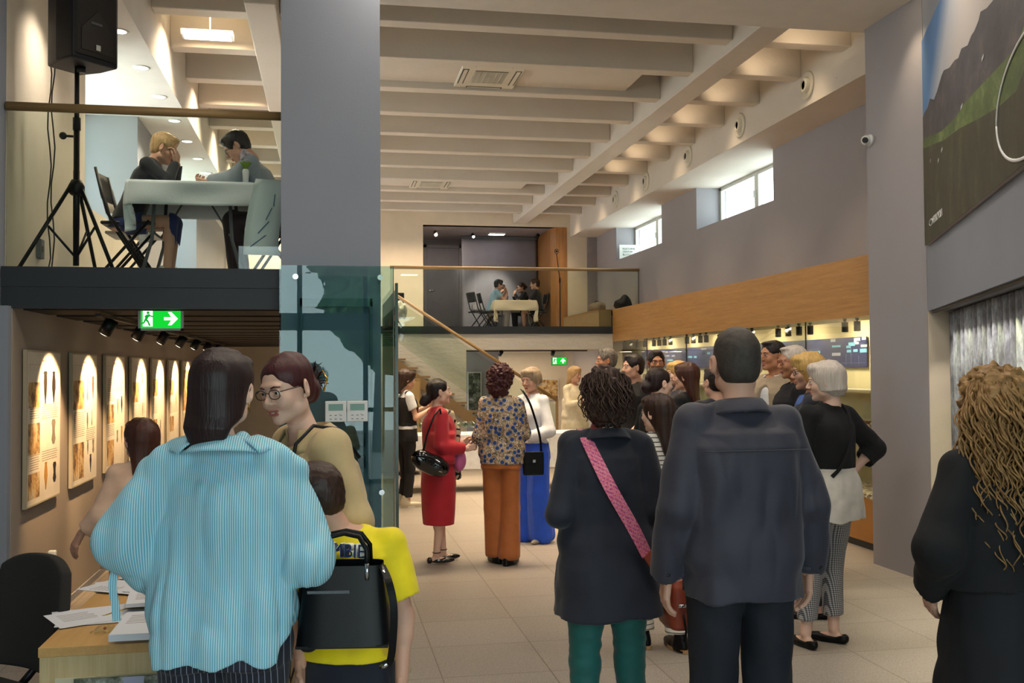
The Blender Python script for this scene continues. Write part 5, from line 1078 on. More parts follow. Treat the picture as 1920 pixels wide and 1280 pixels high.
def paper(lab, px, py, w_, d, rz, z, th=.0012, art=True, text=True, name='leaflet', group='leaflets on the desk'):
    p = onz(px, py, z); t = thing(name, lab, 'leaflet' if th < .01 else 'booklet', (p.x, p.y, z), math.radians(rz), group); B().box((-w_/2, -d/2, 0), (w_/2, d/2, th)).build('sheet', MATS['paper'], t)
    b = B(); rr = random.Random(int(px+py))
    if art:
        for k in range(18):
            u = k/17; x = w_*(.02+.42*u); y = -d*.1+d*.2*math.sin(u*2.4)+rr.uniform(-.012, .012); a_ = rr.uniform(0, 3); b.prism([(x+.011*math.cos(a_+q), y+.007*math.sin(a_+q)) for q in (0, 1.2, 2.4, 3.6, 4.8)], th, th+.0006)
        b.build('olive_branch_print', MATS['olive_print'], t)
    if text:
        b = B()
        for k in range(6): b.box((-w_*.4, d*.3-k*.02, th), (-w_*.4+w_*rr.uniform(.3, .4), d*.3-k*.02+.004, th+.0005))
        b.build('printed_lines', MATS['ink'], t)
    return t
z = .763
paper('fanned white leaflet at the far left corner of the papers', 250, 1095, .3, .21, 12, z); paper('white leaflet with olive branch print, back of desk', 300, 1075, .3, .21, -8, z+.004); paper('white leaflet lying half under the woman’s elbow, back right', 315, 1098, .21, .297, -30, z+.0085, art=False)
paper('white leaflet tucked under the back pile on the left', 230, 1100, .21, .297, 60, z+.006, art=False)
for k, (dx, rz) in enumerate(((0, 4), (4, 0), (-3, 7))): paper(('bottom booklet of the middle desk pile', 'middle booklet of the middle desk pile', 'top booklet of the middle desk pile with text block')[k], 320+dx, 1122, .297, .21, rz, z+.014*k, .0135, art=k == 2, name='booklet', group='booklets in the middle pile')
for k, (dx, dy, rz) in enumerate(((0, 0, 18), (8, 4, 8), (-6, 2, 28))): paper(('bottom sheet of the front left leaflet fan', 'middle sheet of the front left leaflet fan', 'top sheet of the front left fan with olive print')[k], 195+dx, 1150+dy, .34, .235, rz, z+.0015*k, art=k == 2)
p = onz(290, 1180, z)
for k in range(4): paper(('lowest thick booklet of the front stack', 'second thick booklet of the front stack', 'third thick booklet of the front stack', 'top thick booklet of the front stack with printed cover')[k], 292+k, 1176, .24, .3, (1, -1, 2, 0)[k], z+.0215*k, .021, art=False, text=k == 3, name='booklet', group='booklets in the front stack')
t = thing('glass_ornament', 'small clear crumpled wrapper beside the front booklet stack', 'wrapper', tuple(onz(192, 1186, z))); v = Vol(.004); v.ell((0, 0, .012), (.035, .02, .014), .01).warp(.012, (50, 50, 50), 3); v.stack([(-.1, 1, 1), (0, 1, 1)], .001, sub=True); npobj('film', v.mesh(), MATS['glass_clear'], t); B().sphere((.008, 0, .016), .006, 8).build('copper_bit', M('copper', '#b7745a', .3, .7), t)
t = thing('office_chair', 'black padded office chair at the left of the desk', 'chair', (-1.30, 3.98, 0), math.radians(138))
b = B(); b.grid(16, 14, lambda u, v_: Vector(((u-.5)*(.40+.05*math.sin(math.pi*v_)), -.2-.04*math.sin(math.pi*u)-.06*v_, .52+.43*v_-.05*(abs(u-.5)*2)**3*(v_ > .5)*v_)), thick=.045); b.build('backrest', M('chair_fabric', '#22211f', .9, bs=300, bstr=.3), t, bevel=.01)
B().box((-.23, -.2, .43), (.23, .26, .49)).build('seat', MATS['chair_fabric'], t, bevel=.03); B().tube([(0, -.19, .45), (0, -.27, .52), (0, -.285, .75)], .016, 8).build('back_bracket', MATS['black_metal'], t)
for x in (-.21, .21):
    for y in (-.2, .22): B().tube([(x, y, .43), (x*1.08, y*1.1, 0)], .012, 8).build('leg', MATS['black_metal'], t)
a = onx(86, 1068, -1.844); t = thing('wall_phone', 'white handset and holder fixed on the left wall', 'wall device', (-1.84, a.y, a.z-.1)); B().box((0, -.05, 0), (.04, .0, .17)).build('holder', MATS['thermo_white'], t, bevel=.005); B().box((.0, .02, .02), (.05, .06, .22)).build('handset', MATS['thermo_white'], t, bevel=.008); B().box((0, -.1, .02), (.02, -.06, .14)).build('dark_plate', MATS['black_plastic'], t)
# ---------------------------------------------------------------- people
def collar(p, mat, r=.062, rise=.05, fold=.045, spread=.03, z=1.465, gap=.5, name='collar', cy=-.005, thick=.004):
    b = B(); s = p['s']; tp = p['tp']
    def fn(u, v_):
        a = math.pi/2+gap*.5+u*(2*math.pi-gap); 
        if v_ < .45: q = v_/.45; rr = r+.004*q; zz = z+rise*q
        else: q = (v_-.45)/.55; rr = r+.004+spread*q+.004*math.sin(math.pi*q); zz = z+rise-fold*q*(1+.25*math.sin(a))
        return Vector((tp((rr*math.cos(a), cy+rr*1.02*math.sin(a), zz-.012*math.sin(a)))).tolist())
    b.grid(40, 12, fn, thick=thick); return b.build(name, MATS[mat], p['root'])
def bx(name, pts, r, mat, parent, n=8, **k): return B().tube(pts, r, n, **k).build(name, MATS[mat] if isinstance(mat, str) else mat, parent)
BLK = dict(mat='black_leather')
# 1 woman in striped blouse
p = person('woman in loose aqua striped blouse, seen from behind at the desk', (-.30, 3.02, 0), -4, 1.72, 'F', 'skin_fair', head=(-14, -3, 2), headoff=(-.005, 0, 0), hair=('long', 'hair_plum', dict(L=.165, amp=.002, vol=-.007)), hs=.97,
    arms=dict(L=((-.29, -.03, 1.20), (-.17, .06, 1.075), dict(dir=(.7, .25, -.6), palm=(.6, .2, .6), curl=.7)), R=((.245, -.03, 1.13), (.24, .18, 1.10), dict(curl=.8))),
    top=dict(kind='top', name='blouse', mat='blouse_stripe', z0=.865, z1=1.49, ease=.022, flare=.06, waist=1.13, r=(.062, .075, .055), sleeve=1.80, neck=[((0, .01, 1.505), (.072, .07, .045))], cut=[((-.32, 0, .86), (.17, .3, .12)), ((.32, 0, .86), (.17, .3, .12))],
             warp=[(.010, (12, 9, 2.2), 31), (.006, (26, 22, 5), 32), (.009, (7, 7, 2.4), -33), (.008, (16, 16, 4), -34)], h=.0055, add=[([(-.06, -.02, 1.46), (-.2, -.01, 1.40)], [.04, .045]), ([(.06, -.02, 1.46), (.2, -.01, 1.40)], [.04, .045])]),
    bottom=dict(kind='legs', name='trousers', mat='pinstripe', ease=.014, r=(.103, .075, .07), z1=1.0), shoes=BLK, h=.0055, face=dict(hidden=1), fat=1.0)
collar(p, 'blouse_stripe', .074, .026, .055, .05, 1.468, 3.6, cy=-.006)
for sx in (-1, 1):
    b = B(); tp = p['tp']; q = [tp(c) for c in ((sx*.055, -.07, 1.492), (sx*.10, -.02, 1.50), (sx*.165, -.03, 1.462), (sx*.115, -.095, 1.452))]; q = [Vector(c.tolist()) for c in q]
    b.grid(6, 6, lambda u, v_: q[0].lerp(q[1], u).lerp(q[3].lerp(q[2], u), v_)+Vector((0, -.006, .008))*math.sin(math.pi*v_), thick=.004); b.build('collar_flap', MATS['blouse_stripe'], p['root'])
w_ = p['tp']((-.30, .0, 1.14)); strip('sleeve_tie', [Vector(w_.tolist())+Vector(c) for c in ((0, 0, 0), (-.012, -.02, -.06), (-.005, -.02, -.12), (0.0, -.02, -.17))], .022, MATS['blouse_stripe'], p['root'], nrm=(0, -1, 0))
bx('earring', [p['H3']((.083, .0, -.035)), p['H3']((.086, .0, -.065)), p['H3']((.08, .006, -.05))], .0018, 'gold', p['root'])
# her handbag
t = thing('handbag', 'large black leather tote on the arm of woman in blouse', 'handbag', (.047, 3.0, .868), math.radians(-8))
b = B()
def tote(u, v_):
    a = u*2*math.pi; w2, d2 = .112+.026*(1-v_), .055+.035*(1-v_); e = .45; c, s_ = math.cos(a), math.sin(a)
    return Vector((w2*math.copysign(abs(c)**e, c), d2*math.copysign(abs(s_)**e, s_), .225*v_))
b.grid(64, 10, tote); b.box((-.132, -.085, -.004), (.132, .085, .004)); b.build('bag_body', MATS['black_leather'], t)
B().box((-.1, -.072, .15), (.02, -.066, .158)).build('zip_pull', MATS['steel_grey'], t)
for y in (-.05, .05): bx('handle', [(-.07, y, .21), (-.068, y*.9, .27), (-.045, y*.6, .305), (.0, y*.5, .315), (.045, y*.6, .305), (.068, y*.9, .27), (.07, y, .21)], .0075, 'black_leather', t)
for x in (-.07, .07): bx('buckle', [(x, -.058, .185), (x, -.058, .232)], .0065, 'chrome', t)
strip('shoulder_strap', [(.11, -.03, .22), (.135, -.08, .18), (.15, -.095, .1), (.14, -.08, -.03), (.12, -.06, -.06)], .022, MATS['black_leather'], t, nrm=(.5, -1, 0)); bx('strap_clip', [(.112, -.04, .22), (.125, -.07, .185)], .006, 'chrome', t); bx('strap_buckle', [(.13, -.075, -.05), (.11, -.07, -.065)], .007, 'chrome', t)
# 2 smiling woman in trench coat
p = person('smiling woman with glasses in beige trench coat, facing left', (.02, 3.6, 0), 116, 1.72, 'F', 'skin_fair', lean=.2, head=(24, -14, 4), headoff=(0, .03, -.005), hair=('pulled', 'hair_auburn', dict(amp=.003, buns=[((0, -.105, -.035), (.045, .045, .05)), ((.02, -.13, .0), (.03, .03, .035))])), hs=.97,
    arms=dict(L=((-.23, .0, 1.17), (-.16, .2, 1.12)), R=((.23, -.02, 1.15), (.19, .17, 1.05))), top=dict(kind='top', name='trench_coat', mat='trench', z0=.62, ease=.04, flare=.06, waist=1.2, r=(.07, .065, .05), neck=[((0, .05, 1.5), (.07, .07, .09))], cut=[((0, .16, 1.40), (.035, .07, .1))]),
    over=[dict(kind='top', name='dress', mat='black_cloth', z0=1.1, z1=1.40, ease=.0, sleeve=0, h=.007)], bottom=dict(kind='skirt', name='printed_skirt', mat='scarf_print', rows=[(.5, .19, .15), (.9, .17, .14), (1.0, .15, .12)]), shoes=BLK, h=.0055, face=dict(smile=1, glasses='black_plastic'), brow='hair_auburn')
collar(p, 'trench', .075, .05, .07, .055, 1.445, 1.5)
bx('hair_clasp', [p['H3']((-.05, -.13, -.05)), p['H3']((-.06, -.15, -.01)), p['H3']((-.03, -.17, .02)), p['H3']((.0, -.16, -.01))], .0035, 'gold', p['root'])
b = B(); rr = random.Random(5)
for i in range(26):
    a = rr.uniform(-1.2, 1.5); e = rr.uniform(.03, .065); b.tube([p['H3']((0, -.12, -.03)), p['H3']((.01*math.sin(i), -.15-e*.4, .0+e*math.sin(a)*.7)), p['H3']((.02*math.sin(i*2), -.15-e*math.cos(a), .0+e*math.sin(a)))], [.006, .004, .001], 5)
b.build('loose_hair_ends', MATS['hair_dark'], p['root'])
for k in range(3): B().sphere(Vector((p['tp']((-.075, .135-.008*k, 1.36-.11*k))).tolist()), .011, 8, (1, .5, 1)).build('coat_button', M('button_brown', '#4a3426', .4), p['root'])
bx('bag_chain', [Vector(p['tp'](c).tolist()) for c in ((-.11, -.135, 1.38), (-.115, -.07, 1.485), (-.115, .02, 1.50), (-.12, .10, 1.44), (-.125, .165, 1.28), (-.13, .185, 1.05))], .0065, 'black_metal', p['root'])
# 3 boy in yellow shirt
p = person('boy in yellow T-shirt hiding his face beside the tote bag', (.07, 3.24, 0), 158, 1.38, 'M', 'skin_light', head=(-78, -22, -6), headoff=(.13, .03, -.03), hair=('short', 'hair_brown', dict(vol=.006, amp=.004)),
    arms=dict(L=((-.235, .03, 1.13), (-.25, .12, .9), dict(curl=.5)), R=((.2, .03, 1.15), (.16, .14, .95))), top=dict(kind='top', name='t_shirt', mat='yellow_shirt', z0=.965, ease=.03, flare=.03, sleeve=.72, r=(.062, .072, .05), h=.005, warp=[(.008, (9, 9, 5), 5), (.004, (20, 20, 12), 6)]),
    bottom=dict(kind='legs', name='shorts', mat='navy_short', ease=.0, z1=.985, r=(.10, .095, .08), short=.75), shoes=dict(kind='sneaker', mat='black_leather'), h=.0055, fat=1.05, face=dict(hidden=1), lean=.05)
M('print_navy', '#1b2a5c', .6, bstr=0); M('print_white', '#e9ead9', .6, bstr=0)
for nm, m, off, sz in (('lettering_outline', 'print_white', .0, .062), ('lettering', 'print_navy', .0015, .058)):
    q = Vector(p['tp']((-.062, .158+off, 1.408)).tolist()); textobj('MBIE', nm, sz, MATS[m], q, (R90-.05, 0, math.pi-.12), p['root'], ext=.012)
t = thing('dark_vest', 'black jacket draped over the right shoulder of the boy in yellow', 'jacket', (.07, 3.24, 0), math.radians(158)); v = Vol(.008); s = p['s']
v.chain([np.array(c)*s for c in ((.10, -.08, 1.38), (.13, .0, 1.47), (.11, .12, 1.38), (.105, .17, 1.2), (.11, .17, 1.05))], [.04*s, .05*s, .045*s, .05*s, .05*s], .03).warp(.01, (14, 14, 6), 3); npobj('jacket_body', v.mesh(), MATS['black_cloth'], t)
# 4 girl by the panels
person('girl with long brown hair in beige suit looking at the posters', (-.93, 5.3, 0), 34, 1.42, 'F', 'skin_light', hair=('long', 'hair_chestnut', dict(L=.27, vol=-.005)), arms=dict(L=((-.23, .02, 1.17), (-.33, .10, 1.07), dict(dir=(-.3, .3, -.8)))), top=dict(kind='top', name='blouse', mat='beige_suit', z0=.85, ease=.03, flare=.08, waist=1.15, r=(.06, .075, .055), sleeve=1.85, h=.006), bottom=dict(kind='legs', name='trousers', mat='beige_suit', ease=.02, r=(.1, .09, .085)), shoes=dict(kind='sneaker', mat='white_cloth'), h=.007, face=dict(hidden=1))
# 5 woman in navy coat, pink strap
p = person('curly dark-haired woman in navy coat with pink patterned strap', (1.13, 4.0, 0), -3, 1.66, 'F', 'skin_fair', head=(4, 0, 0), hair=('curly', 'hair_curly', dict(L=.085, vol=-.018)), hs=.95,
    arms=dict(L=((-.215, -.05, 1.13), (-.12, .19, 1.08)), R=((.22, -.04, 1.13), (.21, .2, 1.03), dict(dir=(.1, .6, -.5)))), top=dict(kind='top', name='long_blazer', mat='suit_navy', z0=.69, z1=1.47, ease=.02, flare=.085, waist=1.12, r=(.06, .055, .047), neck=[((0, .03, 1.5), (.06, .07, .05))]),
    over=[dict(kind='top', name='red_shirt', mat='red_shirt', z0=1.2, z1=1.512, ease=.008, sleeve=0, neck=[((0, .0, 1.55), (.05, .05, .06))], h=.006)], bottom=dict(kind='legs', name='trousers', mat='teal_cloth', ease=.012, r=(.095, .068, .052), warp=[(.006, (9, 9, 25), 8), (.004, (14, 14, 40), 9)]), shoes=BLK, h=.0065, face=dict(hidden=1))
collar(p, 'suit_navy', .07, .035, .05, .035, 1.45, 1.4); tp = p['tp']
S_ = [tp(c) for c in ((-.085, .09, 1.40), (-.10, .02, 1.485), (-.092, -.075, 1.425), (-.02, -.163, 1.25), (.075, -.168, 1.08), (.135, -.155, .965))]
strip('patterned_strap', [Vector(c.tolist()) for c in S_], .052, MATS['pink_band'], p['root'], nrm=[(0, .4, 1), (0, 0, 1), (0, -.6, .8), (0, -1, .1), (.2, -1, 0), (.5, -1, 0)])
strip('leather_tab', [Vector(tp(c).tolist()) for c in ((.135, -.157, .968), (.18, -.145, .90), (.215, -.12, .85))], .042, MATS['brown_leather'], p['root'], thick=.005, nrm=(.5, -1, 0)); bx('strap_hook', [Vector(tp(c).tolist()) for c in ((.205, -.13, .86), (.235, -.10, .825))], .006, 'chrome', p['root'])
t = thing('shoulder_bag', 'small brown leather shoulder bag at hip of woman in navy coat', 'handbag', (1.405, 3.965, .60)); v = Vol(.007); v.stack([(0, .045, .10), (.05, .05, .11), (.17, .045, .1), (.20, .03, .09)], .01, p=3.2).warp(.003, (20, 20, 20), 2); npobj('bag_body', v.mesh(), MATS['brown_leather'], t)
bx('clasp', [(-.02, -.105, .1), (.02, -.105, .1)], .008, 'chrome', t); bx('tassel', [(.0, -.1, .09), (.01, -.115, .0), (.0, -.12, -.04)], .005, 'black_leather', t)
# 6 man in navy jacket
p = person('tall man with cropped hair in dark navy jacket, back to camera', (1.455, 3.4, 0), 0, 1.80, 'M', 'skin_light', head=(-7, -2, 0), hair=('short', 'hair_crop', dict(vol=-.004, amp=.0015)), hs=1.03,
    arms=dict(L=((-.245, -.03, 1.13), (-.25, .05, .885)), R=((.25, -.04, 1.13), (.27, .03, .89))), top=dict(kind='top', name='jacket', mat='jacket_navy', z0=.825, ease=.034, waist=1.16, r=(.064, .058, .05), sleeve=1.93, neck=[((0, .03, 1.5), (.066, .08, .05))], h=.0055, warp=[(.008, (9, 9, 3), 15), (.004, (18, 18, 9), 16), (.009, (7, 7, 4), -17), (.005, (14, 14, 7), -18)]),
    bottom=dict(kind='legs', name='trousers', mat='trouser_black', ease=.02, r=(.105, .082, .072)), shoes=BLK, h=.006, face=dict(hidden=1))
collar(p, 'jacket_navy', .074, .05, .062, .035, 1.452, 1.2, thick=.006); tp = p['tp']
b = B(); b.tube([tp((x, -.163+.35*x*x, 1.335)) for x in np.linspace(-.19, .19, 15)], .0028, 5); b.build('back_yoke_seam', MATS['jacket_navy'], p['root'])
for q in 'LR':
    a = p['A'][q]; d = (a['wr']-a['el']); c = a['el']+d*.84; e = a['el']+d*.95; B().cyl(c, e, .061, .058, 22).build('cuff', MATS['jacket_navy'], p['root']); B().sphere(Vector(c.tolist())+Vector((a['sx']*.02, -.058, -.02)), .007, 8).build('cuff_button', MATS['black_plastic'], p['root'])
# 7 girl in stripes
person('long-haired girl in striped top between the navy coat and navy jacket', (1.93, 5.7, 0), 8, 1.50, 'F', 'skin_fair', head=(30, -4, 0), hair=('long', 'hair_brown', dict(L=.30, vol=-.003, amp=.005)), top=dict(kind='top', name='striped_top', mat='breton', z0=.95, ease=.018, sleeve=1.9), bottom=dict(kind='legs', name='striped_trousers', mat='rib_stripe', ease=.012, r=(.092, .07, .092), hem=.12),
       arms=dict(L=((-.23, .03, 1.15), (-.18, .2, 1.1)), R=((.22, .03, 1.15), (.2, .2, 1.05))), legs=dict(L=((-.09, 0, .88), (-.09, .06, .48), (-.1, .1, .085), -8), R=((.09, 0, .88), (.1, .0, .48), (.1, -.08, .085), 0)), shoes=dict(kind='boot', mat='black_leather', sole='cork'), h=.007) if M('cork', '#b58c5e', .8) else 0
# 8 white-haired woman
p = person('white-haired woman in black top and checked trousers, hand on hip', (2.97, 5.6, 0), 22, 1.69, 'F', 'skin_fair', head=(42, -6, 0), hair=('bob', 'hair_white', dict(L=.10, vol=-.005, amp=.004)), fat=1.2,
    arms=dict(L=((-.25, .02, 1.15), (-.12, .2, 1.12)), R=((.37, -.06, 1.20), (.205, .0, 1.03), dict(dir=(-.7, .4, -.3), palm=(-.6, 0, -.3), curl=.6))), top=dict(kind='top', name='black_jumper', mat='black_knit', z0=1.05, ease=.022, sleeves=(1.5, 1.42), r=(.064, .062, .055)),
    over=[dict(kind='top', name='white_undershirt', mat='offwhite_cloth', z0=.78, z1=1.1, ease=.022, flare=.03, sleeve=0, h=.007)], bottom=dict(kind='legs', name='checked_trousers', mat='houndstooth', ease=.016, r=(.098, .074, .062), hem=.17), legs=dict(L=((-.09, 0, .88), (-.13, .03, .48), (-.2, .02, .085), 10), R=((.09, 0, .88), (.08, .05, .48), (.03, -.0, .085), -18)), shoes=dict(kind='flat', mat='black_leather'), h=.007)
strip('bag_strap', [Vector(p['tp'](c).tolist()) for c in ((.09, .08, 1.45), (.10, 0, 1.49), (.09, -.09, 1.44), (.03, -.155, 1.28), (-.06, -.165, 1.13), (-.12, -.13, 1.05))], .024, MATS['black_cloth'], p['root'], nrm=[(0, .5, 1), (0, 0, 1), (0, -.7, .7), (0, -1, 0), (0, -1, 0), (-.5, -1, 0)])
# 9 blond woman with glasses
p = person('blond woman with glasses and blue scarf collar, facing left', (3.19, 6.25, 0), 66, 1.75, 'F', 'skin_light', head=(14, -6, 0), hair=('bob', 'hair_blond', dict(L=.12, vol=0, amp=.004)), arms=dict(L=((-.22, .12, 1.17), (-.1, .32, 1.16), dict(dir=(.1, 1, .2), palm=(1, 0, 0)))), top=dict(kind='top', name='dark_blouse', mat='suit_navy', z0=.85, ease=.02), bottom=dict(kind='legs', name='trousers', mat='trouser_black', ease=.015, r=(.098, .075, .065)), shoes=dict(kind='flat', mat='black_leather'), h=.007, face=dict(glasses='black_plastic'))
collar(p, 'blue_top', .07, .03, .06, .04, 1.455, 1.0, 'scarf_collar')
# 10 elderly man
person('elderly white-haired man with thin glasses and black jacket', (3.43, 6.95, 0), 78, 1.82, 'M', 'skin_tan', head=(6, -4, 0), hair=('short', 'hair_white', dict(vol=-.004)), top=dict(kind='top', name='jacket', mat='black_cloth', z0=.85, ease=.035, waist=1.15, r=(.07, .062, .052)), bottom=dict(kind='legs', name='trousers', mat='trouser_black', ease=.02, r=(.1, .08, .072)), shoes=BLK, h=.007, face=dict(glasses='brown_leather'), brow='hair_white')
# 11 man tan blazer
p = person('dark-haired man in tan blazer and open white shirt', (3.66, 7.8, 0), 122, 1.88, 'M', 'skin_tan', head=(-22, 0, 0), hair=('short', 'hair_dark', dict(vol=-.002)), arms=dict(L=((-.24, .05, 1.17), (-.12, .28, 1.14)), R=((.24, .03, 1.17), (.14, .26, 1.1))), top=dict(kind='top', name='tan_blazer', mat='tan_blazer', z0=.84, ease=.035, waist=1.15, r=(.07, .062, .05), cut=[((0, .2, 1.28), (.055, .1, .26))]), over=[dict(kind='top', name='white_shirt', mat='white_cloth', z0=.95, z1=1.48, ease=.014, sleeve=0, h=.007)], bottom=dict(kind='legs', name='trousers', mat='trouser_black', ease=.02, r=(.1, .08, .072)), shoes=BLK, h=.007)
collar(p, 'white_cloth', .064, .035, .04, .025, 1.46, 1.2)
# 12-17 group behind
person('woman with long chestnut hair in black, near the golden goblet', (3.08, 8.3, 0), 45, 1.70, 'F', 'skin_light', head=(10, 0, 0), hair=('long', 'hair_chestnut', dict(L=.28, vol=0)), arms=dict(R=((.23, .1, 1.17), (.2, .32, 1.15))), top=dict(kind='top', name='black_jacket', mat='black_cloth', z0=.85, ease=.022), bottom=dict(kind='legs', name='trousers', mat='trouser_black', ease=.015), shoes=BLK, h=.009, face=dict(hidden=1))
person('fair-haired blond woman half hidden behind chestnut-haired woman', (3.36, 9.3, 0), 95, 1.72, 'F', 'skin_fair', hair=('long', 'hair_blond', dict(L=.24)), top=dict(kind='top', name='jacket', mat='jacket_navy', z0=.9, ease=.022), bottom=dict(kind='legs', name='trousers', mat='trouser_black', ease=.015), shoes=BLK, h=.009)
person('woman with dark bun in black top, profile to the right', (2.45, 7.2, 0), -62, 1.66, 'F', 'skin_fair', head=(-14, 0, 0), hair=('pulled', 'hair_plum', dict(buns=[((0, -.125, -.03), (.04, .04, .045))])), top=dict(kind='top', name='black_top', mat='black_knit', z0=.88, ease=.02, waist=1.1), bottom=dict(kind='legs', name='trousers', mat='trouser_black', ease=.015), shoes=BLK, h=.008)
person('bearded man with glasses in navy shirt, facing the camera', (3.36, 9.95, 0), 172, 1.84, 'M', 'skin_tan', hair=('short', 'hair_dark', dict(vol=.004)), top=dict(kind='top', name='shirt', mat='jacket_navy', z0=.92, ease=.02), bottom=dict(kind='legs', name='trousers', mat='trouser_black', ease=.015), shoes=BLK, h=.009, face=dict(beard=1, glasses='black_plastic'))
p = person('smiling dark-haired man in black T-shirt with small white print', (2.93, 9.35, 0), 112, 1.79, 'M', 'skin_light', head=(-12, 0, 0), hair=('short', 'hair_dark', dict(vol=.004)), arms=dict(L=((-.24, .04, 1.16), (-.2, .22, 1.02))), top=dict(kind='top', name='black_t_shirt', mat='black_knit', z0=.92, ease=.022, sleeves=(1.5, 1.5)), bottom=dict(kind='legs', name='grey_trousers', mat='grey_trouser', ease=.018), shoes=dict(kind='sneaker', mat='black_leather'), h=.009, face=dict(smile=1))
bx('chest_print', [Vector(p['tp'](c).tolist()) for c in ((-.06, .153, 1.33), (-.05, .158, 1.30), (-.07, .158, 1.27))], .008, 'print_white', p['root'], flat=.3)
person('man with grey quiff in dark shirt, profile to the left', (3.02, 10.6, 0), 84, 1.87, 'M', 'skin_tan', hair=('short', 'hair_grey', dict(vol=.004, amp=.006)), top=dict(kind='top', name='shirt', mat='dark_tee', z0=.92, ease=.02), bottom=dict(kind='legs', name='trousers', mat='trouser_black', ease=.015), shoes=BLK, h=.009, face=dict(beard=1))
p = person('blond woman in long cream coat behind the drinks table', (3.62, 14.5, 0), 205, 1.69, 'F', 'skin_light', head=(10, -5, 0), hair=('long', 'hair_fair', dict(L=.22)), arms=dict(R=((.2, .1, 1.17), (.05, .26, 1.22)), L=((-.2, .1, 1.15), (-.08, .25, 1.12))), top=dict(kind='top', name='cream_coat', mat='cream_coat', z0=.75, ease=.03, flare=.04, waist=1.15), bottom=dict(kind='legs', name='blue_jeans', mat='blue_short', ease=.012), shoes=BLK, h=.010)
# 24 half-hidden man
person('person in black, half hidden left of tall navy-jacket man', (3.02, 7.5, 0), 20, 1.66, 'M', 'skin_light', hair=('short', 'hair_dark'), arms=dict(L=((-.22, .1, 1.17), (-.25, .32, 1.15))), top=dict(kind='top', name='black_jacket', mat='suit_navy', z0=.85, ease=.02), bottom=dict(kind='legs', name='trousers', mat='trouser_black', ease=.015), shoes=BLK, h=.009, face=dict(hidden=1))
# 19 white blouse, blue trousers
p = person('short-haired woman in white blouse and wide cobalt trousers', (1.93, 9.45, 0), 128, 1.67, 'F', 'skin_light', head=(6, -8, 0), hair=('bob', 'hair_ash', dict(L=.07, vol=-.006)), arms=dict(L=((-.25, .03, 1.12), (-.08, .22, 1.05), dict(dir=(1, .5, 0), palm=(0, -1, 0))), R=((.25, .0, 1.12), (.08, .22, 1.05), dict(dir=(-1, .5, 0), palm=(0, -1, 0)))),
    top=dict(kind='top', name='white_blouse', mat='white_cloth', z0=1.0, ease=.025, flare=0, r=(.055, .06, .05), sleeve=1.9), bottom=dict(kind='legs', name='cobalt_trousers', mat='blue_cloth', ease=.02, r=(.11, .115, .13), hem=.01, z1=1.06, warp=[(.014, (16, 16, 1.2), 9), (.005, (30, 30, 3), 10)]), shoes=dict(kind='flat', mat='gold_shoe'), h=.008)
collar(p, 'white_cloth', .06, .03, .035, .022, 1.465, .9); bx('bracelet', [Vector((p['A']['L']['wr']+np.array([.03*math.cos(a), .0, .03*math.sin(a)])).tolist()) for a in np.linspace(0, 6.28, 13)], .007, 'gold', p['root'])
# 20 floral blouse, orange trousers
p = person('woman with dark curly bob, floral blouse and rust wide trousers', (1.47, 8.5, 0), -22, 1.69, 'F', 'skin_light', head=(-20, 0, 0), hair=('curly', 'hair_auburn', dict(L=.10, vol=-.002)), arms=dict(L=((-.205, -.03, 1.12), (-.2, .17, 1.02)), R=((.2, .05, 1.15), (.1, .25, 1.08))), fat=1.0,
    top=dict(kind='top', name='floral_blouse', mat='floral', z0=.88, ease=.016, waist=1.15, r=(.055, .052, .045), sleeve=1.8), bottom=dict(kind='legs', name='rust_trousers', mat='orange_cloth', ease=.01, r=(.093, .088, .10), hem=.05, warp=[(.008, (12, 12, 1.5), 9)]), legs=dict(L=((-.08, 0, .88), (-.08, .02, .48), (-.06, .0, .085), -30), R=((.08, 0, .88), (.08, .0, .48), (.08, -.08, .085), 10)), shoes=dict(mat='black_leather'), h=.008, face=dict(hidden=1))
t = thing('crossbody_bag', 'small black crossbody bag between rust and cobalt trousers', 'handbag', (1.73, 8.42, .75)); B().box((-.09, -.03, 0), (.09, .03, .2)).build('bag_body', MATS['black_leather'], t, bevel=.012); B().box((-.08, -.036, .1), (.08, -.03, .2)).build('flap', MATS['black_leather'], t, bevel=.003); B().box((-.012, -.042, .11), (.012, -.036, .135)).build('clasp', MATS['chrome'], t)
strip('strap', [(.07, 0, .2), (.05, -.02, .35), (-.03, -.05, .6), (-.09, -.02, .72), (-.10, .03, .73)], .02, MATS['black_leather'], t, nrm=(.3, -1, .2))
# 21 woman in red
p = person('woman in red jacket and red pencil skirt, profile to right', (.93, 8.6, 0), -82, 1.58, 'F', 'skin_fair', head=(0, 4, 0), hair=('pulled', 'hair_dark', dict(buns=[((0, -.12, -.05), (.04, .05, .05)), ((0, -.15, -.08), (.035, .04, .04))])), fat=1.08,
    arms=dict(L=((-.2, .02, 1.13), (-.1, .27, 1.13), dict(dir=(.2, 1, .1))), R=((.22, -.02, 1.12), (.16, .24, 1.09), dict(dir=(-.2, 1, .2), curl=.8))), top=dict(kind='top', name='red_jacket', mat='red_dress', z0=.95, ease=.028, waist=1.22, r=(.06, .056, .046), sleeve=1.9), bottom=dict(kind='skirt', name='red_pencil_skirt', mat='red_dress', rows=[(.37, .15, .145), (.5, .165, .155), (.75, .19, .165), (.9, .185, .155), (1.05, .15, .125)], warp=[(.005, (8, 8, 2), 3)]), shoes=dict(kind='pump', mat='patent'), h=.007, legs=dict(L=((-.09, 0, .88), (-.08, .03, .48), (-.07, .06, .095), -4), R=((.09, 0, .88), (.08, .0, .48), (.07, -.04, .095), 6)))
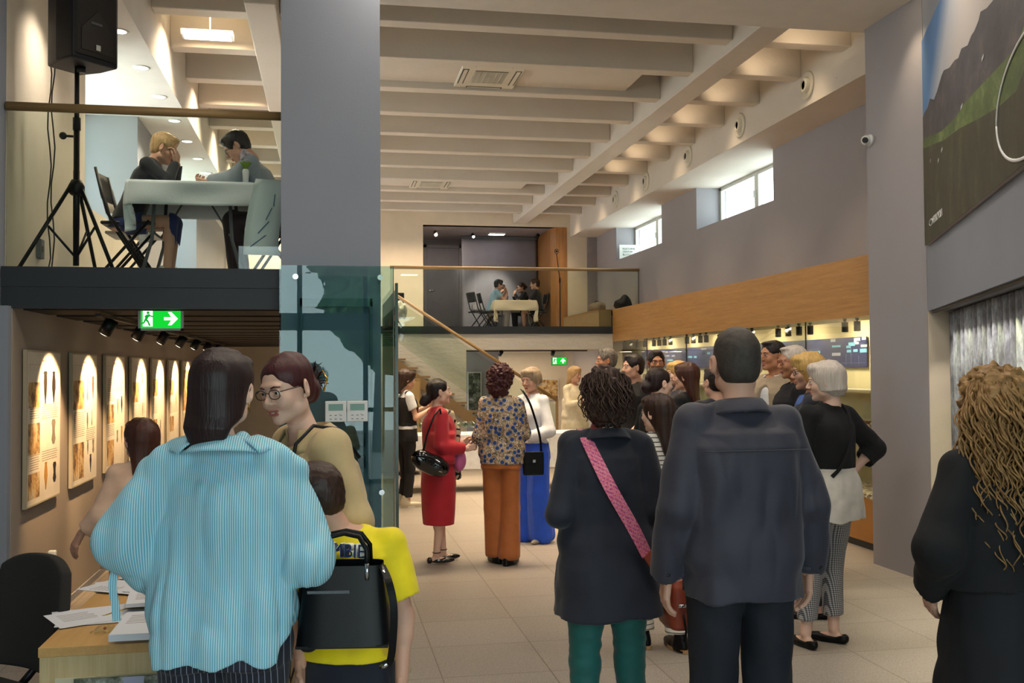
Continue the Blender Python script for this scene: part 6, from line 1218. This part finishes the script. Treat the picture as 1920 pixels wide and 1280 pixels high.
v = Vol(.008); s = p['s']; v.chain([np.array(c)*s for c in ((.06, -.02, 1.47), (.08, .1, 1.42), (.07, .16, 1.25), (.06, .17, 1.0), (.05, .18, .82))], [.02, .03, .03, .03, .035], .02).chain([np.array(c)*s for c in ((-.06, -.02, 1.47), (-.07, .1, 1.42), (-.06, .16, 1.25), (-.05, .17, .95))], [.02, .03, .03, .03], .02).warp(.006, (16, 16, 8), 4); npobj('patterned_scarf', v.mesh(), MATS['scarf_print'], p['root'])
v = Vol(.008); v.ell(np.array((.12, .19, .98))*s, (.04, .06, .09), .02).warp(.02, (14, 14, 10), 6); t2 = npobj('pink_cloth', v.mesh(), MATS['scarf_pink'], p['root'])
t = thing('sunglasses', 'folded dark sunglasses held by the woman in red', 'sunglasses', (1.22, 8.5, 1.04)); 
for x in (-.02, .02): bx('lens', [(x+.016*math.cos(a), 0, .016*math.sin(a)) for a in np.linspace(0, 6.28, 11)], .003, 'black_plastic', t)
bx('temple', [(.03, 0, 0), (.032, .01, -.06)], .002, 'black_plastic', t)
t = thing('patent_handbag', 'shiny black patent handbag at the elbow of woman in red', 'handbag', (.83, 8.33, .86), math.radians(8)); v = Vol(.008); R_ = rotm(0, 0, 24); v.ell((0, 0, .02), (.165, .06, .085), .02, R=R_).ell((-.06, 0, .06), (.09, .055, .075), .03, R=R_).ell((.08, 0, -.02), (.08, .058, .075), .03, R=R_).warp(.006, (12, 12, 12), 4); npobj('bag_body', v.mesh(), MATS['patent'], t)
bx('handle', [(-.06, 0, .1), (-.03, -.01, .25), (.04, .0, .42), (.1, .04, .47), (.12, .08, .4)], .008, 'black_leather', t); bx('buckle', [(.06, -.055, -.04), (.09, -.055, -.05)], .008, 'chrome', t)
# 22 waitress
p = person('waitress with brown ponytail, white T-shirt and black waistcoat', (.93, 12.2, 0), -75, 1.66, 'F', 'skin_light', head=(-6, -10, 0), hair=('long', 'hair_brown', dict(L=.2)), arms=dict(L=((-.19, .12, 1.17), (-.12, .34, 1.28), dict(palm=(1, 0, 0))), R=((.2, .06, 1.14), (.12, .33, 1.27), dict(palm=(-1, 0, 0)))), top=dict(kind='top', name='white_t_shirt', mat='white_cloth', z0=1.0, ease=.012, sleeve=.6, r=(.055, .055, .05)), over=[dict(kind='top', name='waistcoat', mat='black_cloth', z0=1.04, z1=1.40, ease=.02, sleeve=0)], bottom=dict(kind='legs', name='black_trousers', mat='black_cloth', ease=.012, hem=.13, r=(.09, .066, .055)), shoes=dict(kind='sneaker', mat='gold_shoe'), h=.009)
# 23 woman with long blond curls
p = person('woman with very long blond curls in black, far right foreground', (2.17, 2.95, 0), 4, 1.63, 'F', 'skin_light', hair=('curly', 'hair_curly_blond', dict(L=.14, vol=.005)), fat=1.12, arms=dict(L=((-.29, -.05, 1.16), (-.19, .12, .99), dict(dir=(.2, .4, -.8)))), top=dict(kind='top', name='black_jumper', mat='black_knit', z0=1.02, ease=.035, waist=1.15, r=(.066, .07, .055)), bottom=dict(kind='skirt', name='long_black_skirt', mat='black_cloth', rows=[(.12, .27, .26), (.5, .235, .21), (.85, .205, .165), (1.08, .17, .14)]), shoes=BLK, h=.0065, face=dict(hidden=1))
def curls(p, n, L, spread, mat, r=.0045, seed=1, amp=.012, freq=38, zt=.06, front=-.2, thick=1.0):
    rr = random.Random(seed); b = B(); hc = Vector(p['hc'].tolist()); hs = p['hs']
    for i in range(n):
        a = rr.uniform(math.pi+front, 2*math.pi-front); e = rr.uniform(.35, 1.0); ln = L*rr.uniform(.55, 1.0); ph = rr.uniform(0, 6.3); am = amp*rr.uniform(.6, 1.3); fq = freq*rr.uniform(.75, 1.2)
        x0, y0 = .10*e*math.cos(a), -.02+.115*e*math.sin(a); z0 = zt+.06*math.sqrt(max(0, 1-e*e*.9)); pts = []; rs = []; m = int(ln*130)
        for k in range(m+1):
            q = k/m; d = q*ln; out = min(1, d/.10); ox = x0*(1+.25*out)+spread*math.cos(a)*out*(.3+q); oy = y0*(1+.15*out)-.035*out*max(0, -math.sin(a)); kk = am*min(1, d/.05)
            pts.append(hc+Vector((ox+kk*math.cos(fq*d+ph), oy+kk*math.sin(fq*d+ph), z0-d))); rs.append(r*thick*(1-.55*q))
        b.tube(pts, rs, 5, caps=False)
    return b.build('curls', MATS[mat], p['root'])
curls(p, 480, .62, .045, 'hair_curly_blond', .0044, 3, .013, 62)
P5r = [o for o in bpy.data.objects if o.name.startswith('person') and o.get('label', '').startswith('curly dark')][0]
p5 = dict(hc=np.array([0, .012*.95, 1.66-.118*.96]), hs=.96, root=P5r); curls(p5, 150, .19, -.012, 'hair_curly', .0038, 5, .010, 85, .05, -.5)
# seated children ------------------------------------------------------------
def sit(label, loc, rz, H, sex, hair, top, bottom, lean=.3, head=(0, -20, 0), arms=None, skin='skin_light', face=None, z=0, kn=.40, h=.008, shoes=None, fat=.95, ls=.02):
    s = H/1.75; dr = .92-(.46/s); hz = .46/s-.02
    lg = {k: ((sx*.09, 0.02, hz), (sx*.11, kn, hz+.02), (sx*.11, kn-.04, .085), sx*6) for k, sx in (('L', -1), ('R', 1))}
    return person(label, (loc[0], loc[1], z), rz, H, sex, skin, head=head, hair=hair, arms=arms, legs=lg, top=top, bottom=bottom, drop=dr, lean=lean, h=h, face=face, shoes=shoes or dict(kind='sneaker', mat='white_cloth'), fat=fat, headoff=(0, lean*.06, -.035*lean/.4))
def T(n_, m, **k): return dict(kind='top', name=n_, mat=m, z0=.93, ease=k.pop('ease', .016), **k)
def L_(n_, m, **k): return dict(kind='legs', name=n_, mat=m, zc=.86, z1=1.0, ease=.012, **k)
hd = dict(palm=(0, 0, 1), curl=1.0)
sit('blond boy in dark jumper resting chin at the near gallery table', (-1.44, 7.58), -90, 1.42, 'M', ('short', 'hair_fair', dict(vol=.006)), T('jumper', 'dark_tee'), L_('blue_shorts', 'blue_short', short=.5), .42, (0, -22, 0), dict(L=((-.18, .24, 1.25), (-.07, .2, 1.46), dict(dir=(0, .1, 1), palm=(0, -1, 0), curl=.9)), R=((.18, .24, 1.25), (.05, .2, 1.45), dict(dir=(0, .1, 1), palm=(0, -1, 0), curl=.9))), z=ZG, h=.007)
sit('dark-haired boy with glasses in grey shirt bending over near gallery table', (-.34, 7.55), 88, 1.5, 'M', ('short', 'hair_dark', dict(vol=.006)), T('grey_shirt', 'grey_shirt', ease=.03, r=(.065, .06, .05)), L_('maroon_trousers', 'maroon_trouser', r=(.095, .085, .075)), .5, (0, -38, 0), dict(L=((-.24, .2, 1.27), (-.1, .42, 1.26), hd), R=((.24, .2, 1.27), (.1, .40, 1.26), hd)), z=ZG, h=.007, face=dict(glasses='black_plastic'))
fa = dict(L=((-.2, .22, 1.2), (-.06, .26, 1.42), dict(dir=(.2, -.2, 1), palm=(0, -1, 0))), R=((.2, .24, 1.2), (.1, .28, 1.38), dict(dir=(0, -.1, 1), palm=(0, -1, 0))))
sit('dark-haired boy in light blue T-shirt at the far gallery table', (3.26, 20.0), -90, 1.4, 'M', ('short', 'hair_dark', dict(vol=.004)), T('light_blue_t_shirt', 'lightblue_tee', sleeve=.6, r=(.065, .065, .05)), L_('pale_trousers', 'pale_trouser', r=(.09, .08, .07)), .25, (0, -10, 0), fa, z=ZF, h=.011)
sit('small dark-haired child half hidden behind the boy in light blue', (3.36, 20.45), -95, 1.3, 'M', ('short', 'hair_dark', dict(vol=.004)), T('dark_top', 'jacket_navy'), L_('trousers', 'trouser_black'), .3, (0, -15, 0), fa, z=ZF, h=.012)
sit('girl with glasses and tied hair at the far gallery table', (4.12, 20.4), 88, 1.36, 'F', ('pulled', 'hair_brown', dict(buns=[((0, -.12, 0), .035)])), T('dark_top', 'dark_tee'), L_('trousers', 'trouser_black'), .25, (10, -8, 0), fa, z=ZF, h=.011, face=dict(glasses='black_plastic'))
sit('boy in dark T-shirt sitting with back turned at far gallery table', (4.22, 19.85), 70, 1.4, 'M', ('short', 'hair_brown', dict(vol=.004)), T('dark_t_shirt', 'dark_tee', sleeve=.7, r=(.06, .062, .05)), L_('shorts', 'navy_short', short=.6), .12, (15, -5, 0), dict(L=((-.22, .22, 1.13), (-.12, .42, 1.16), hd), R=((.22, .2, 1.13), (.1, .4, 1.16), hd)), z=ZF, h=.011)
